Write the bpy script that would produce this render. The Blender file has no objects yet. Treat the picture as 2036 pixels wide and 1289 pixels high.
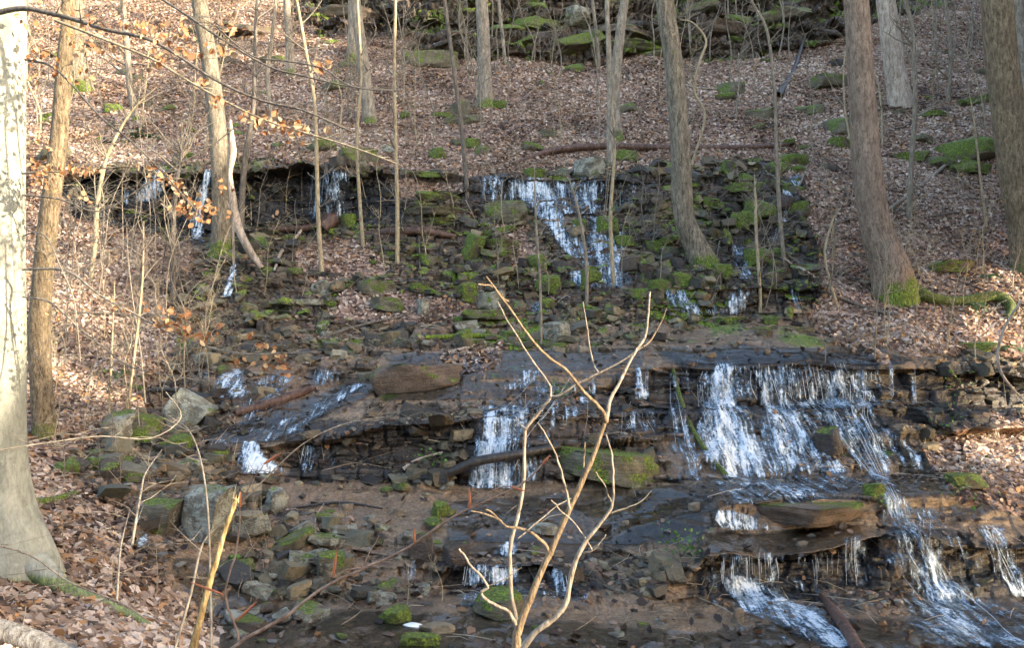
import bpy, math, random
import numpy as np
from mathutils import Vector, Matrix, Euler
rng = np.random.default_rng(7); random.seed(7)
sc = bpy.context.scene; COL = sc.collection
F = 1763.0; CX = 1018.0; CY = 644.5
def W(px, py, d): return np.array([(px-CX)/F*d, d, (CY-py)/F*d])

# ------------------------------------------------------------------ noise
def _h(x, y, z, s):
    h = (x*374761393 + y*668265263 + z*1442695041 + s*974634777) & 0xffffffff
    h = ((h ^ (h >> 13))*1274126177) & 0xffffffff
    h = (h ^ (h >> 16)) & 0xffff
    return h/65535.0
def vn(x, y, z, s=0):
    x = np.asarray(x, float); y = np.asarray(y, float)+0*x; z = np.asarray(z, float)+0*x
    xi = np.floor(x).astype(np.int64); yi = np.floor(y).astype(np.int64); zi = np.floor(z).astype(np.int64)
    fx = x-xi; fy = y-yi; fz = z-zi
    fx = fx*fx*(3-2*fx); fy = fy*fy*(3-2*fy); fz = fz*fz*(3-2*fz)
    r = 0
    for a in (0, 1):
        wa = fx if a else 1-fx
        for b in (0, 1):
            wb = fy if b else 1-fy
            for c in (0, 1):
                wc = fz if c else 1-fz
                r = r + wa*wb*wc*_h(xi+a, yi+b, zi+c, s)
    return r*2-1
def fbm(x, y, z, o=4, s=0):
    r = 0; a = 1.0; t = 0
    for i in range(o):
        r = r + a*vn(x, y, z, s+i*17); t += a; a *= .5; x = x*2.03; y = y*2.03; z = z*2.03
    return r/t
def sstep(a, b, x):
    t = np.clip((x-a)/(b-a), 0, 1); return t*t*(3-2*t)

# ------------------------------------------------------------------ mesh building
class MB:
    def __init__(s): s.v = []; s.f = []; s.n = 0; s.a = {}
    def add(s, v, f, **attrs):
        v = np.asarray(v, float).reshape(-1, 3); f = np.asarray(f, int)
        s.v.append(v); s.f.append(f+s.n); s.n += len(v)
        for k, val in attrs.items(): s.a.setdefault(k, []).append(np.broadcast_to(np.asarray(val, float), (len(v), 3)))
def mesh(name, V, Fc, attrs=None, smooth=True):
    me = bpy.data.meshes.new(name)
    V = np.ascontiguousarray(V, dtype=np.float32)
    me.vertices.add(len(V)); me.vertices.foreach_set('co', V.ravel())
    Fl = [np.asarray(f) for f in Fc] if isinstance(Fc, list) else [Fc]
    loops = np.concatenate([f.ravel() for f in Fl]).astype(np.int32)
    tot = np.concatenate([np.full(len(f), f.shape[1]) for f in Fl]).astype(np.int32)
    st = np.concatenate([[0], np.cumsum(tot)[:-1]]).astype(np.int32)
    me.loops.add(len(loops)); me.loops.foreach_set('vertex_index', loops)
    me.polygons.add(len(tot)); me.polygons.foreach_set('loop_start', st)
    me.polygons.foreach_set('use_smooth', np.full(len(tot), smooth))
    me.update(calc_edges=True)
    for k, a in (attrs or {}).items():
        at = me.attributes.new(k, 'FLOAT_VECTOR', 'POINT'); at.data.foreach_set('vector', np.ascontiguousarray(a, dtype=np.float32).ravel())
    return me
def group_faces(fl):
    d = {}
    for f in fl: d.setdefault(f.shape[1], []).append(f)
    return [np.concatenate(v) for v in d.values()]
def obj(name, me, mat=None, parent=None, loc=None):
    o = bpy.data.objects.new(name, me); COL.objects.link(o)
    if mat is not None and me is not None and not me.materials: me.materials.append(mat)
    if parent is not None: o.parent = parent
    if loc is not None: o.location = loc
    return o
def build(mb, name, mat, parent=None, org=None, smooth=True):
    V = np.concatenate(mb.v)
    if org is not None: V = V-np.asarray(org)
    A = {k: np.concatenate(a) for k, a in mb.a.items()}
    me = mesh(name, V, group_faces(mb.f), A, smooth)
    return obj(name, me, mat, parent, None if (parent is not None or org is None) else org)
def tag(o, label=None, cat=None, group=None, kind=None):
    if label: o['label'] = label
    if cat: o['category'] = cat
    if group: o['group'] = group
    if kind: o['kind'] = kind
    return o
def empty(name, loc, label, cat, group=None):
    o = bpy.data.objects.new(name, None); COL.objects.link(o); o.location = loc; o.empty_display_size = .1
    return tag(o, label, cat, group)

# ------------------------------------------------------------------ terrain: strata lines lofted near to far
XS = 'px'
def LN(*p): a = np.array(p, float); return a
def ZL(d, z): return LN((-900, CY-z*F/d, d), (2900, CY-z*F/d, d))
lines = [
 ZL(1.2, -1.62),
 LN((-900,1990,2.4),(300,1990,2.6),(600,2050,2.6),(2900,2050,2.6)),
 LN((-900,1330,4.2),(0,1330,4.4),(200,1330,4.7),(350,1350,5.1),(450,1380,5.4),(1000,1370,5.6),(1700,1370,5.7),(2036,1370,5.8),(2900,1370,6)),
 LN((-900,1180,5.3),(0,1190,5.5),(200,1200,5.9),(330,1215,6.5),(430,1240,6.9),(550,1240,6.9),(900,1185,7.5),(1080,1180,7.5),(1200,1235,7.1),(1400,1190,7.5),(1560,1178,7.75),(1750,1185,7.8),(1900,1190,7.9),(2036,1190,8.1),(2900,1150,8.4)),
 LN((-900,1140,5.8),(0,1150,5.85),(200,1150,6.3),(330,1150,6.9),(430,1180,7.25),(550,1190,7.3),(860,1160,7.55),(900,1128,7.62),(1080,1122,7.66),(1200,1200,7.35),(1380,1140,7.55),(1410,1100,7.55),(1560,1100,7.72),(1700,1070,7.85),(1750,1060,8.0),(1900,1085,8.2),(2036,1090,8.35),(2900,1060,8.6)),
 LN((-900,1080,6.5),(0,1080,6.5),(200,1080,7.0),(350,1080,7.7),(550,1090,8.1),(900,1108,8.0),(1080,1102,8.1),(1200,1120,8.1),(1400,1062,8.15),(1560,1056,8.3),(1750,1042,8.45),(2036,1050,8.7),(2900,1030,9)),
 LN((-900,1030,7.0),(0,1035,7.0),(200,1040,7.4),(350,1045,8.05),(550,1050,8.5),(880,1085,8.1),(1080,1075,8.22),(1200,1080,8.4),(1400,1018,8.3),(1560,1002,8.45),(1750,988,8.6),(2036,1000,8.95),(2900,1000,9.3)),
 LN((-900,970,7.7),(0,980,7.6),(200,980,8.2),(350,965,8.9),(550,948,9.35),(750,950,9.45),(950,972,9.35),(1080,962,9.45),(1200,958,9.5),(1400,955,9.4),(1600,946,9.6),(1800,935,9.8),(1900,930,9.7),(2036,935,9.7),(2900,930,10)),
 LN((-900,900,8.6),(0,905,8.6),(200,900,9.2),(350,885,9.8),(550,890,9.55),(750,856,9.65),(950,835,9.8),(1080,815,9.9),(1200,825,10.0),(1330,835,10.2),(1400,812,10.45),(1600,806,10.6),(1800,808,10.75),(1900,860,10.2),(2036,850,10.4),(2900,850,10.6)),
 LN((-900,850,9.3),(0,850,9.3),(200,850,9.8),(350,838,10.4),(550,845,10.1),(750,822,10.2),(950,795,10.5),(1080,784,10.6),(1200,795,10.6),(1330,800,10.7),(1400,799,10.7),(1600,797,10.82),(1800,797,11.0),(1900,800,11.1),(2036,805,11.1),(2900,800,11.4)),
 LN((-900,780,10.2),(0,780,10.2),(200,785,10.7),(350,770,11.2),(430,738,11.15),(600,738,11.2),(750,745,11.3),(950,735,10.95),(1080,740,10.9),(1250,730,10.9),(1400,728,10.88),(1600,725,11.0),(1750,728,11.12),(1850,732,11.3),(2036,750,11.2),(2900,750,11.6)),
 LN((-900,700,11.2),(0,705,11.2),(350,715,11.8),(600,708,11.8),(950,703,11.5),(1250,702,11.3),(1400,700,11.2),(1600,697,11.3),(1750,701,11.45),(1850,708,11.6),(2036,722,11.7),(2900,720,12)),
 LN((-900,640,12),(0,640,12),(350,650,12.6),(750,652,12.8),(1080,650,12.7),(1400,634,12.95),(1600,634,13.0),(1750,645,12.6),(2036,660,12.6),(2900,660,12.8)),
 LN((-900,560,13),(0,565,13),(350,575,13.4),(750,590,13.5),(1080,595,13.4),(1300,586,13.15),(1600,574,13.15),(1750,590,13.3),(2036,590,13.4),(2900,590,13.6)),
 LN((-900,500,14),(0,500,14),(350,520,14.1),(750,530,14.3),(1080,530,14.2),(1400,525,14.1),(1600,525,14.2),(1750,540,14.2),(2036,525,14.5),(2900,520,14.8)),
 LN((-900,430,15),(0,430,15),(120,440,15.3),(350,468,15.6),(500,458,15.9),(700,442,15.9),(780,420,15.6),(850,425,15.3),(1000,428,15.35),(1150,432,15.35),(1300,430,15.4),(1500,430,15.5),(1750,440,15.8),(2036,420,16.3),(2900,420,16.8)),
 LN((-900,400,15.4),(0,395,15.5),(120,385,15.7),(350,385,16.1),(500,382,16.2),(700,380,16.1),(780,385,15.75),(850,395,15.55),(1000,392,15.6),(1300,390,15.65),(1500,388,15.9),(1750,405,16.4),(2036,390,16.9),(2900,390,17.4)),
 LN((-900,380,15.7),(0,370,15.8),(120,350,15.6),(350,340,15.7),(500,335,15.7),(700,337,15.7),(780,345,15.8),(850,350,15.85),(1000,356,15.75),(1150,360,15.75),(1300,354,15.85),(1450,348,16.3),(1750,370,17.0),(2036,355,17.6),(2900,355,18)),
 LN((-900,340,16.5),(0,330,16.7),(150,325,16.5),(500,315,17.0),(850,325,17.0),(1150,338,16.8),(1450,322,17.2),(1750,330,18.2),(2036,315,18.6),(2900,310,19)),
 LN((-900,230,20.5),(0,240,20.3),(1000,240,20.5),(2036,230,21),(2900,230,21.5)),
 LN((-900,120,26),(0,120,26),(600,120,25.8),(1000,132,25.0),(1500,125,25.3),(2036,130,25.5),(2900,130,26)),
 LN((-900,60,29.5),(0,60,29.3),(300,62,29),(600,62,28.3),(820,100,26.6),(950,108,25.9),(1200,118,25.6),(1500,102,26.2),(1650,85,27.2),(1850,60,29),(2900,60,29.5)),
 LN((-900,30,31),(0,32,30.8),(300,22,29.6),(600,25,29.0),(820,72,27.1),(950,72,26.2),(1200,76,25.9),(1500,58,26.6),(1650,50,27.8),(1850,30,30.5),(2900,30,31)),
 LN((-900,-20,33.5),(0,-15,33.5),(600,-10,31.5),(820,50,28.2),(950,46,27.4),(1200,46,27.0),(1500,25,28),(1650,20,29),(1850,-20,33.5),(2900,-20,34)),
 LN((-900,-60,35.5),(0,-60,35.5),(600,-60,32.5),(820,-5,28.8),(950,-20,27.9),(1200,-35,27.5),(1500,-45,28.8),(1650,-40,30),(1850,-70,35),(2900,-70,36)),
 ZL(46, 22), ZL(75, 44)]
def underlip(k, dpy, depth, at):
    # a recess just under the lip lines[k]: depth (m) given along the picture
    l = lines[k]; xs = np.arange(-900, 2901, 25.0)
    py = np.interp(xs, l[:, 0], l[:, 1]); d = np.interp(xs, l[:, 0], l[:, 2])
    b = lines[k-1]; bpy = np.interp(xs, b[:, 0], b[:, 1]); bd = np.interp(xs, b[:, 0], b[:, 2])
    dep = np.interp(xs, [p[0] for p in depth], [p[1] for p in depth])
    npy = py+np.minimum(dpy, (bpy-py)*.5); t = (npy-py)/np.maximum(bpy-py, 1)
    base = d+(bd-d)*t
    at.append((k, np.stack([xs, npy, np.where(dep > .02, np.maximum(base, d)+dep, base)], 1)))
UL = []
underlip(4, 10, [(300,0),(860,.0),(900,.15),(1080,.15),(1150,0),(1380,0),(1410,.3),(1720,.32),(1760,.05),(1850,.1),(1950,.2),(2100,.1)], UL)
underlip(8, 10, [(520,0),(580,.12),(900,.14),(950,0),(1350,0),(1820,0),(1880,.3),(2900,.3)], UL)
underlip(10, 14, [(560,0),(600,.04),(760,.0),(1250,.0),(1320,.06),(1600,.08),(1760,.14),(1860,.28),(2900,.3)], UL)
underlip(17, 12, [(90,0),(140,.35),(230,.3),(330,.1),(450,.45),(600,.5),(740,.45),(790,.05),(860,.12),(930,0),(1010,.04),(1300,.12),(1450,0)], UL)
underlip(21, 8, [(700,0),(850,.3),(1500,.35),(1700,.1),(1800,0)], UL)
underlip(23, 8, [(300,0),(850,.5),(1600,.5),(1700,.1),(1800,0)], UL)
for k, l in sorted(UL, key=lambda a: -a[0]): lines.insert(k, l)
cols = np.concatenate([np.arange(-880, -60, 22), np.arange(-60, 2100, 2.3), np.arange(2100, 2880, 22)])
K = np.array([[np.interp(cols, l[:, 0], l[:, 1]), np.interp(cols, l[:, 0], l[:, 2])] for l in lines])   # (L,2,C)
kx = (cols-CX)/F*K[:, 1]; ky = K[:, 1]; kz = (CY-K[:, 0])/F*K[:, 1]
rows = []
for i in range(len(lines)-1):
    vis = np.mean(np.clip(np.abs(np.clip(K[i, 0], -80, 1320)-np.clip(K[i+1, 0], -80, 1320)), 0, 400))
    n = int(max(6, vis/1.75+4))
    rows += [i+t/n for t in range(n)]
rows = np.array(rows+[len(lines)-1.0])
ri = np.clip(np.floor(rows).astype(int), 0, len(lines)-2); rt = (rows-ri)[:, None]
NX = kx[ri]*(1-rt)+kx[ri+1]*rt; NY = ky[ri]*(1-rt)+ky[ri+1]*rt; NZ = kz[ri]*(1-rt)+kz[ri+1]*rt
# soften the straight loft edges a little
def blur(a, n):
    for _ in range(n):
        b = a.copy(); b[1:-1] = (a[:-2]+2*a[1:-1]+a[2:])/4; a = b
    return a
NY = blur(NY, 1); NZ = blur(NZ, 1)
NPX = np.broadcast_to(cols, NX.shape); NPY = CY-NZ/NY*F
def inpoly(px, py, poly):
    r = np.zeros(px.shape, bool); n = len(poly)
    for i in range(n):
        x1, y1 = poly[i]; x2, y2 = poly[(i+1) % n]
        if y1 == y2: continue
        c = ((y1 > py) != (y2 > py)) & (px < (x2-x1)*(py-y1)/(y2-y1)+x1)
        r ^= c
    return r
ROCKPOLY = [(100,352),(250,330),(520,322),(760,330),(950,345),(1300,340),(1420,322),(1530,316),(1610,345),(1600,430),(1630,520),(1610,640),(1700,690),(1860,715),(2950,720),(2950,850),(2036,840),(1880,850),(1850,890),(1860,960),(1900,1010),(2036,1040),(2950,1060),(2950,2100),
            (600,2100),(450,1320),(400,1260),(330,1190),(270,1110),(250,1030),(200,960),(140,925),(180,880),(280,830),(300,760),(340,700),(360,640),(330,600),(350,560),(420,500),(380,470),(140,450)]
wx = NPX+(55*fbm(NX*.9, NY*.9, NZ*.9, 4, 5)+25*vn(NX*4, NY*4, NZ*4, 6))*14/np.maximum(NY, 7); wy = NPY+34*fbm(NX*1.7, NY*1.7, NZ*1.7, 3, 9)*12/np.maximum(NY, 5)
rock = inpoly(wx, wy, ROCKPOLY).astype(float)
isl = [[(620,470),(760,480),(800,530),(760,565),(650,560),(600,520)],[(790,352),(940,365),(930,392),(790,390)],[(640,585),(900,590),(960,640),(640,645)],[(880,690),(1010,700),(1000,730),(900,740)],[(1040,420),(1075,520),(1040,560),(990,540),(1000,440)]]
for p in isl: rock = np.where(inpoly(wx, wy, p), .15, rock)
rock = np.where(inpoly(wx, wy, [(560,0),(1000,-60),(1700,-60),(1900,0),(1640,88),(1500,118),(1150,122),(930,118),(800,112),(830,80),(640,70)]), .85, rock)
bl = rock.copy()
for _ in range(3):
    bl = blur(bl, 1); b = bl.copy(); b[:, 1:-1] = (bl[:, :-2]+2*bl[:, 1:-1]+bl[:, 2:])/4; bl = b
rock = bl
upper = (NPY < 130)
sm = np.zeros(NPX.shape)
for pl in ([(1270,655),(1760,655),(1830,700),(1850,738),(1740,752),(1600,742),(1330,748),(1290,730)], [(860,968),(1130,958),(1420,958),(1420,1062),(1200,1105),(1100,1102),(900,1106),(760,1060),(740,975)], [(1400,1030),(1740,985),(1740,1062),(1600,1098),(1400,1104)],
   [(330,1095),(470,1105),(520,1195),(700,1215),(900,1190),(1200,1180),(1380,1195),(1600,1230),(2060,1200),(2900,1200),(2900,1500),(420,1500)], [(395,885),(470,835),(560,790),(700,745),(760,770),(700,850),(560,895)], [(760,705),(1290,690),(1300,745),(1100,800),(960,800),(760,810)], [(1400,945),(1700,950),(1700,985),(1400,1005)],
   [(1740,945),(1860,950),(2060,1040),(2060,1075),(1900,1070),(1760,1050)], [(500,952),(900,975),(740,1040),(560,1010)], [(880,1062),(1200,1050),(1400,1030),(1390,1090),(900,1108)]):
    sm = np.where(inpoly(NPX+20*vn(NX*2, NY*2, 0, 12), NPY+10*vn(NX*2, NY*2, 5, 13), pl), 1.0, sm)
for _ in range(2):
    sm = blur(sm, 1); b = sm.copy(); b[:, 1:-1] = (sm[:, :-2]+2*sm[:, 1:-1]+sm[:, 2:])/4; sm = b
# terracing of the bedded rock, then roughness
amp = rock*(1-.72*sm)
warp = .16*fbm(NX*.55, NY*.55, NZ*.2, 3, 21)+.03*vn(NX*4, NY*4, 0, 3)
for step, k, sh in ((.21, .9, 0), (.06, .6, .02)):
    w = (NZ+warp+sh)/step
    fl = np.floor(w); fr = w-fl
    sharp = fr**6/(fr**6+(1-fr)**6+1e-9)
    irr = .6+.4*vn(NX*.9, fl*7.3, 0, 44)
    NZ = NZ + (fl+sharp-w)*step*k*amp*irr*np.where(upper, 2.2, 1)
for step, cw, am, sd in ((.21, .75, .13, 5), (.11, .33, .06, 6)):
    ly = np.floor((NZ+warp)/step).astype(np.int64)
    off = _h(ly, ly*0+3, ly*0, sd)*4
    u_ = NX/cw+off+.25*vn(NX*3, NY*3, 0, sd); cl_ = np.floor(u_).astype(np.int64)
    blkoff = _h(cl_, ly, ly*0+9, sd)-.5
    gap = 1-sstep(0, .06, np.minimum(u_-cl_, 1-(u_-cl_)))
    NY = NY - amp*(blkoff*am - gap*.05)*np.where(upper, 3, 1)*np.clip(NY/10, .8, 1.6)*.9
    NZ = NZ + amp*blkoff*.05
st1 = fbm(NX*.8, NZ*11, NY*.3, 3, 61); st2 = fbm(NX*3.5, NZ*26, NY*1.5, 2, 71)
gz = np.gradient(NZ, axis=0); gy = np.gradient(NY, axis=0)
steep = sstep(.35, 1.4, np.abs(gz)/(np.abs(gy)+1e-4))
NY = NY - amp*(.02+.9*steep)*(st1*.13+st2*.04)*np.where(upper, 2.5, 1)
sc_ = np.clip(NY/12, .5, 2.5)
NZ = NZ + (1-amp)*(.10*fbm(NX*.9, NY*.9, 0, 3, 81)+.035*fbm(NX*4, NY*4, NZ*2, 2, 87)) + amp*(.022*fbm(NX*5, NY*5, NZ*3, 3, 83)+.007*fbm(NX*22, NY*22, NZ*14, 2, 84))
# boulders' bumps of the big upper hillside
NZ = NZ + sstep(17, 20, NY)*(1-amp)*.22*fbm(NX*.5, NY*.5, 0, 2, 91)
R_, C_ = NX.shape
P = np.stack([NX, NY, NZ], -1)
PYa = CY-P[..., 2]/P[..., 1]*F; PXa = CX+P[..., 0]/P[..., 1]*F
tu = np.zeros_like(P); tv = np.zeros_like(P)
tu[:, 1:-1] = P[:, 2:]-P[:, :-2]; tu[:, 0] = tu[:, 1]; tu[:, -1] = tu[:, -2]
tv[1:-1] = P[2:]-P[:-2]; tv[0] = tv[1]; tv[-1] = tv[-2]
NRM = np.cross(tu, tv); NRM /= np.linalg.norm(NRM, axis=-1, keepdims=True)+1e-12
dark = 0
mossm = .85*sstep(.15, .5, fbm(NX*1.3, NY*1.3, NZ*1.3, 3, 101)+.25*(NRM[..., 2]-.3)-.25*(NPY > 690)-.5*(NPY > 900)+.25*(NPY < 130))*rock
tan = sstep(-.05, .4, fbm(NX*.9, NY*1.6, NZ*.5, 4, 111)+.45*((NPY > 640) & (NPY < 1300))+.35*inpoly(NPX, NPY, [(740,970),(1420,965),(1420,1060),(1560,1050),(1700,1000),(1700,1090),(1400,1100),(1380,1250),(1500,1310),(700,1310),(700,1180),(900,1100)])-.35*(NPY < 600)+.35*(NRM[..., 2]-.6)-.35*inpoly(NPX, NPY, [(1320,715),(1900,730),(2100,760),(2100,1000),(1820,960),(1700,830),(1320,800)]))*rock
wet = sstep(330, 420, NPY)*sstep(0, .2, rock)
blk = np.zeros(NPX.shape)  # wet black rock, with shade of recesses and overhangs painted in
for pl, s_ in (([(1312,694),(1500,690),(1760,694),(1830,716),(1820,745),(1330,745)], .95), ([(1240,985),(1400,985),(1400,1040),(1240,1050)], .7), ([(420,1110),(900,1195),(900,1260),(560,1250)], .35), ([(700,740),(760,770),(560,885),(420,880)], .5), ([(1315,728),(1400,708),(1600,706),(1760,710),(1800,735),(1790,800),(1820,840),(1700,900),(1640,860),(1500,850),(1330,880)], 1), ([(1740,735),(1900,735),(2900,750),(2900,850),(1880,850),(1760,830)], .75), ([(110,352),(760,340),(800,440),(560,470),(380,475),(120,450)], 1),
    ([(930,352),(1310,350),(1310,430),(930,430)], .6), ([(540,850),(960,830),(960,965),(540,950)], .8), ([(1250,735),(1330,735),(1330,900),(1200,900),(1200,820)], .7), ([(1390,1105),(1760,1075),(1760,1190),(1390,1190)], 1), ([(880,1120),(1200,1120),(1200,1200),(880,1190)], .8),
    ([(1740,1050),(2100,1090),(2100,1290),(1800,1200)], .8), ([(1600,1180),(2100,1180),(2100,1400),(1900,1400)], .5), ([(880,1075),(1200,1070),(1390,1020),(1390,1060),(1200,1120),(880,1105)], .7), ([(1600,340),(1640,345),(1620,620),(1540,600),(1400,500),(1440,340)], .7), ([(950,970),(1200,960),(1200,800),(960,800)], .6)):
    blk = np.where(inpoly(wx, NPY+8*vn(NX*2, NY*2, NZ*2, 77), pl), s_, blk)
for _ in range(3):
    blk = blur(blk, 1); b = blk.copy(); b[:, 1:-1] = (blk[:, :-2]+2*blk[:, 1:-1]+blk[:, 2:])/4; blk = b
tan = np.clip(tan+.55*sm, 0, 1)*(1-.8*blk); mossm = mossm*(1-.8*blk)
idx = np.arange(R_*C_).reshape(R_, C_)
Fq = np.stack([idx[:-1, :-1], idx[:-1, 1:], idx[1:, 1:], idx[1:, :-1]], -1).reshape(-1, 4)
TM = np.stack([rock, mossm, tan], -1).reshape(-1, 3)
TERR = mesh('ground', P.reshape(-1, 3), Fq, {'mask': TM, 'wet_shade': np.stack([blk, sm, blk], -1).reshape(-1, 3)})

def hit(px, py):
    j = int(np.clip(np.searchsorted(cols, px), 0, C_-1))
    k = np.nonzero(PYa[:, j] <= py)[0]
    i = int(k[0]) if len(k) else R_-1
    return i, j
def hp(px, py):
    i, j = hit(px, py); return P[i, j].copy()

# ------------------------------------------------------------------ materials
def newmat(name):
    m = bpy.data.materials.new(name); m.use_nodes = True; nt = m.node_tree; nt.nodes.clear()
    return m, nt
class N:
    def __init__(s, nt): s.nt = nt
    def __call__(s, t, ins=None, **kw):
        n = s.nt.nodes.new(t)
        for k, v in kw.items(): setattr(n, k, v)
        for k, v in (ins or {}).items():
            if hasattr(v, 'is_linked') or isinstance(v, bpy.types.NodeSocket): s.nt.links.new(v, n.inputs[k])
            else: n.inputs[k].default_value = v
        return n
    def noise(s, vec, scale, detail=4, rough=.55, out=0, dist=0):
        return s('ShaderNodeTexNoise', {'Vector': vec, 'Scale': scale, 'Detail': detail, 'Roughness': rough, 'Distortion': dist}).outputs[out]
    def ramp(s, fac, pts):
        n = s('ShaderNodeValToRGB', {'Fac': fac}); e = n.color_ramp.elements
        while len(e) < len(pts): e.new(.5)
        for q, (p, c) in zip(e, pts): q.position = p; q.color = (*c, 1) if len(c) == 3 else c
        return n.outputs[0]
    def mr(s, v, a, b, c=0, d=1): return s('ShaderNodeMapRange', {'Value': v, 'From Min': a, 'From Max': b, 'To Min': c, 'To Max': d}).outputs[0]
    def mix(s, f, a, b):
        n = s('ShaderNodeMix', data_type='RGBA'); 
        for i, v in ((0, f), (6, a), (7, b)):
            if isinstance(v, bpy.types.NodeSocket): s.nt.links.new(v, n.inputs[i])
            elif i == 0: n.inputs[0].default_value = v
            else: n.inputs[i].default_value = (*v, 1)
        return n.outputs[2]
    def math(s, op, a, b=0.0):
        n = s('ShaderNodeMath', operation=op)
        for i, v in enumerate((a, b)):
            if isinstance(v, bpy.types.NodeSocket): s.nt.links.new(v, n.inputs[i])
            else: n.inputs[i].default_value = v
        return n.outputs[0]
    def vs(s, vec, sc): return s('ShaderNodeMapping', {'Vector': vec, 'Scale': sc}).outputs[0]
    def out(s, sh): s('ShaderNodeOutputMaterial', {'Surface': sh})
def sep(n, v):
    q = n('ShaderNodeSeparateXYZ', {'Vector': v}); return q.outputs

def leaf_ramp(n, fac, wetf=None):
    return n.ramp(fac, [(0, (.05, .028, .02)), (.2, (.13, .075, .055)), (.45, (.25, .155, .115)), (.7, (.40, .27, .20)), (1, (.66, .52, .44))])

MOSSR = [(.3, (.02, .032, .006)), (.46, (.065, .1, .01)), (.57, (.17, .245, .016)), (.7, (.36, .46, .03))]
def m_ground():
    m, nt = newmat('hillside'); n = N(nt)
    g = n('ShaderNodeNewGeometry'); pos = g.outputs['Position']
    a = n('ShaderNodeAttribute', attribute_name='mask').outputs['Vector']; s = sep(n, a)
    vor = n('ShaderNodeTexVoronoi', {'Vector': pos, 'Scale': 19.0, 'Randomness': 1.0})
    vs_ = sep(n, vor.outputs['Color'])
    lf = leaf_ramp(n, n.math('MULTIPLY', vs_[0], .8))
    nz = n.noise(pos, 6, 8, .7); nz2 = n.noise(pos, 35, 6, .7); big = n.noise(pos, 1.6, 5, .6)
    strata = n.noise(n.vs(pos, (1.2, 1.2, 22)), 1, 5, .6)
    rk = n.ramp(n.math('ADD', n.math('MULTIPLY', nz, .6), n.math('MULTIPLY', strata, .4)), [(.36, (.008, .007, .006)), (.46, (.045, .034, .023)), (.56, (.12, .088, .056)), (.7, (.22, .165, .11))])
    tn = n.ramp(nz2, [(.3, (.09, .05, .028)), (.5, (.21, .14, .085)), (.7, (.38, .27, .165))])
    rk = n.mix(n.math('MULTIPLY', n.mr(n.math('ADD', s[2], n.math('SUBTRACT', nz, .5)), .25, .85), .85), rk, tn)
    stn = sep(n, n('ShaderNodeAttribute', attribute_name='wet_shade').outputs['Vector'])
    deb = n.math('MULTIPLY', n.math('SUBTRACT', 1.0, stn[1]), n.math('MULTIPLY', n.mr(n.noise(pos, 4.5, 6, .75), .5, .6), n.mr(s[2], .3, .9, 1, .25)))
    rk = n.mix(n.math('MULTIPLY', deb, .75), rk, n.ramp(vs_[1], [(0, (.03, .018, .015)), (.6, (.09, .05, .04)), (1, (.22, .14, .1))]))
    ms = n.ramp(nz2, MOSSR)
    rk = n.mix(n.mr(n.math('ADD', s[1], n.math('MULTIPLY', n.math('SUBTRACT', nz, .5), 1.4)), .45, .7), rk, ms)
    sf = sep(n, n('ShaderNodeAttribute', attribute_name='wet_shade').outputs['Vector'])[0]
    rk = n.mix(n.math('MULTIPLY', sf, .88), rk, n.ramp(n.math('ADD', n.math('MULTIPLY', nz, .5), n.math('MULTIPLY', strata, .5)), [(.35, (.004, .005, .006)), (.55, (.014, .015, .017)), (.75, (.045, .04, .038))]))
    rk = n.mix(n.math('MULTIPLY', n.math('MULTIPLY', stn[1], n.mr(sf, 0, .8, 1, .08)), n.mr(n.noise(n.vs(pos, (1.2, 3, 3)), 1.6, 6, .65), .42, .62, .0, .75)), rk, n.ramp(n.noise(pos, 9, 7, .7), [(.36, (.03, .021, .014)), (.47, (.12, .085, .055)), (.55, (.25, .175, .11)), (.66, (.42, .29, .17))]))
    # lichen specks
    rk = n.mix(n.mr(n.noise(pos, 11, 5, .7), .68, .74, 0, .4), rk, (.2, .2, .17))
    c = n.mix(n.mr(n.math('ADD', s[0], n.math('MULTIPLY', n.math('SUBTRACT', nz, .5), .8)), .3, .6), lf, rk)
    bd = n.math('ADD', n.math('MULTIPLY', nz2, .35), n.math('ADD', n.math('MULTIPLY', strata, .6), n.math('MULTIPLY', vor.outputs['Distance'], n.mr(s[0], .2, .7, .6, .05))))
    bp = n('ShaderNodeBump', {'Height': bd, 'Strength': .9, 'Distance': .05})
    ro = n.mr(n.math('ADD', s[0], n.math('MULTIPLY', deb, -.35)), 0, 1, .85, .17)
    ro = n.math('ADD', ro, n.math('MULTIPLY', n.mr(s[1], .3, .8), .4))
    ro = n.math('ADD', ro, n.mr(big, .4, .6, -.05, .18))
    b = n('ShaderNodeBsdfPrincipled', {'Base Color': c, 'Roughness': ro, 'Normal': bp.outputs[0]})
    n.out(b.outputs[0]); return m
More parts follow.
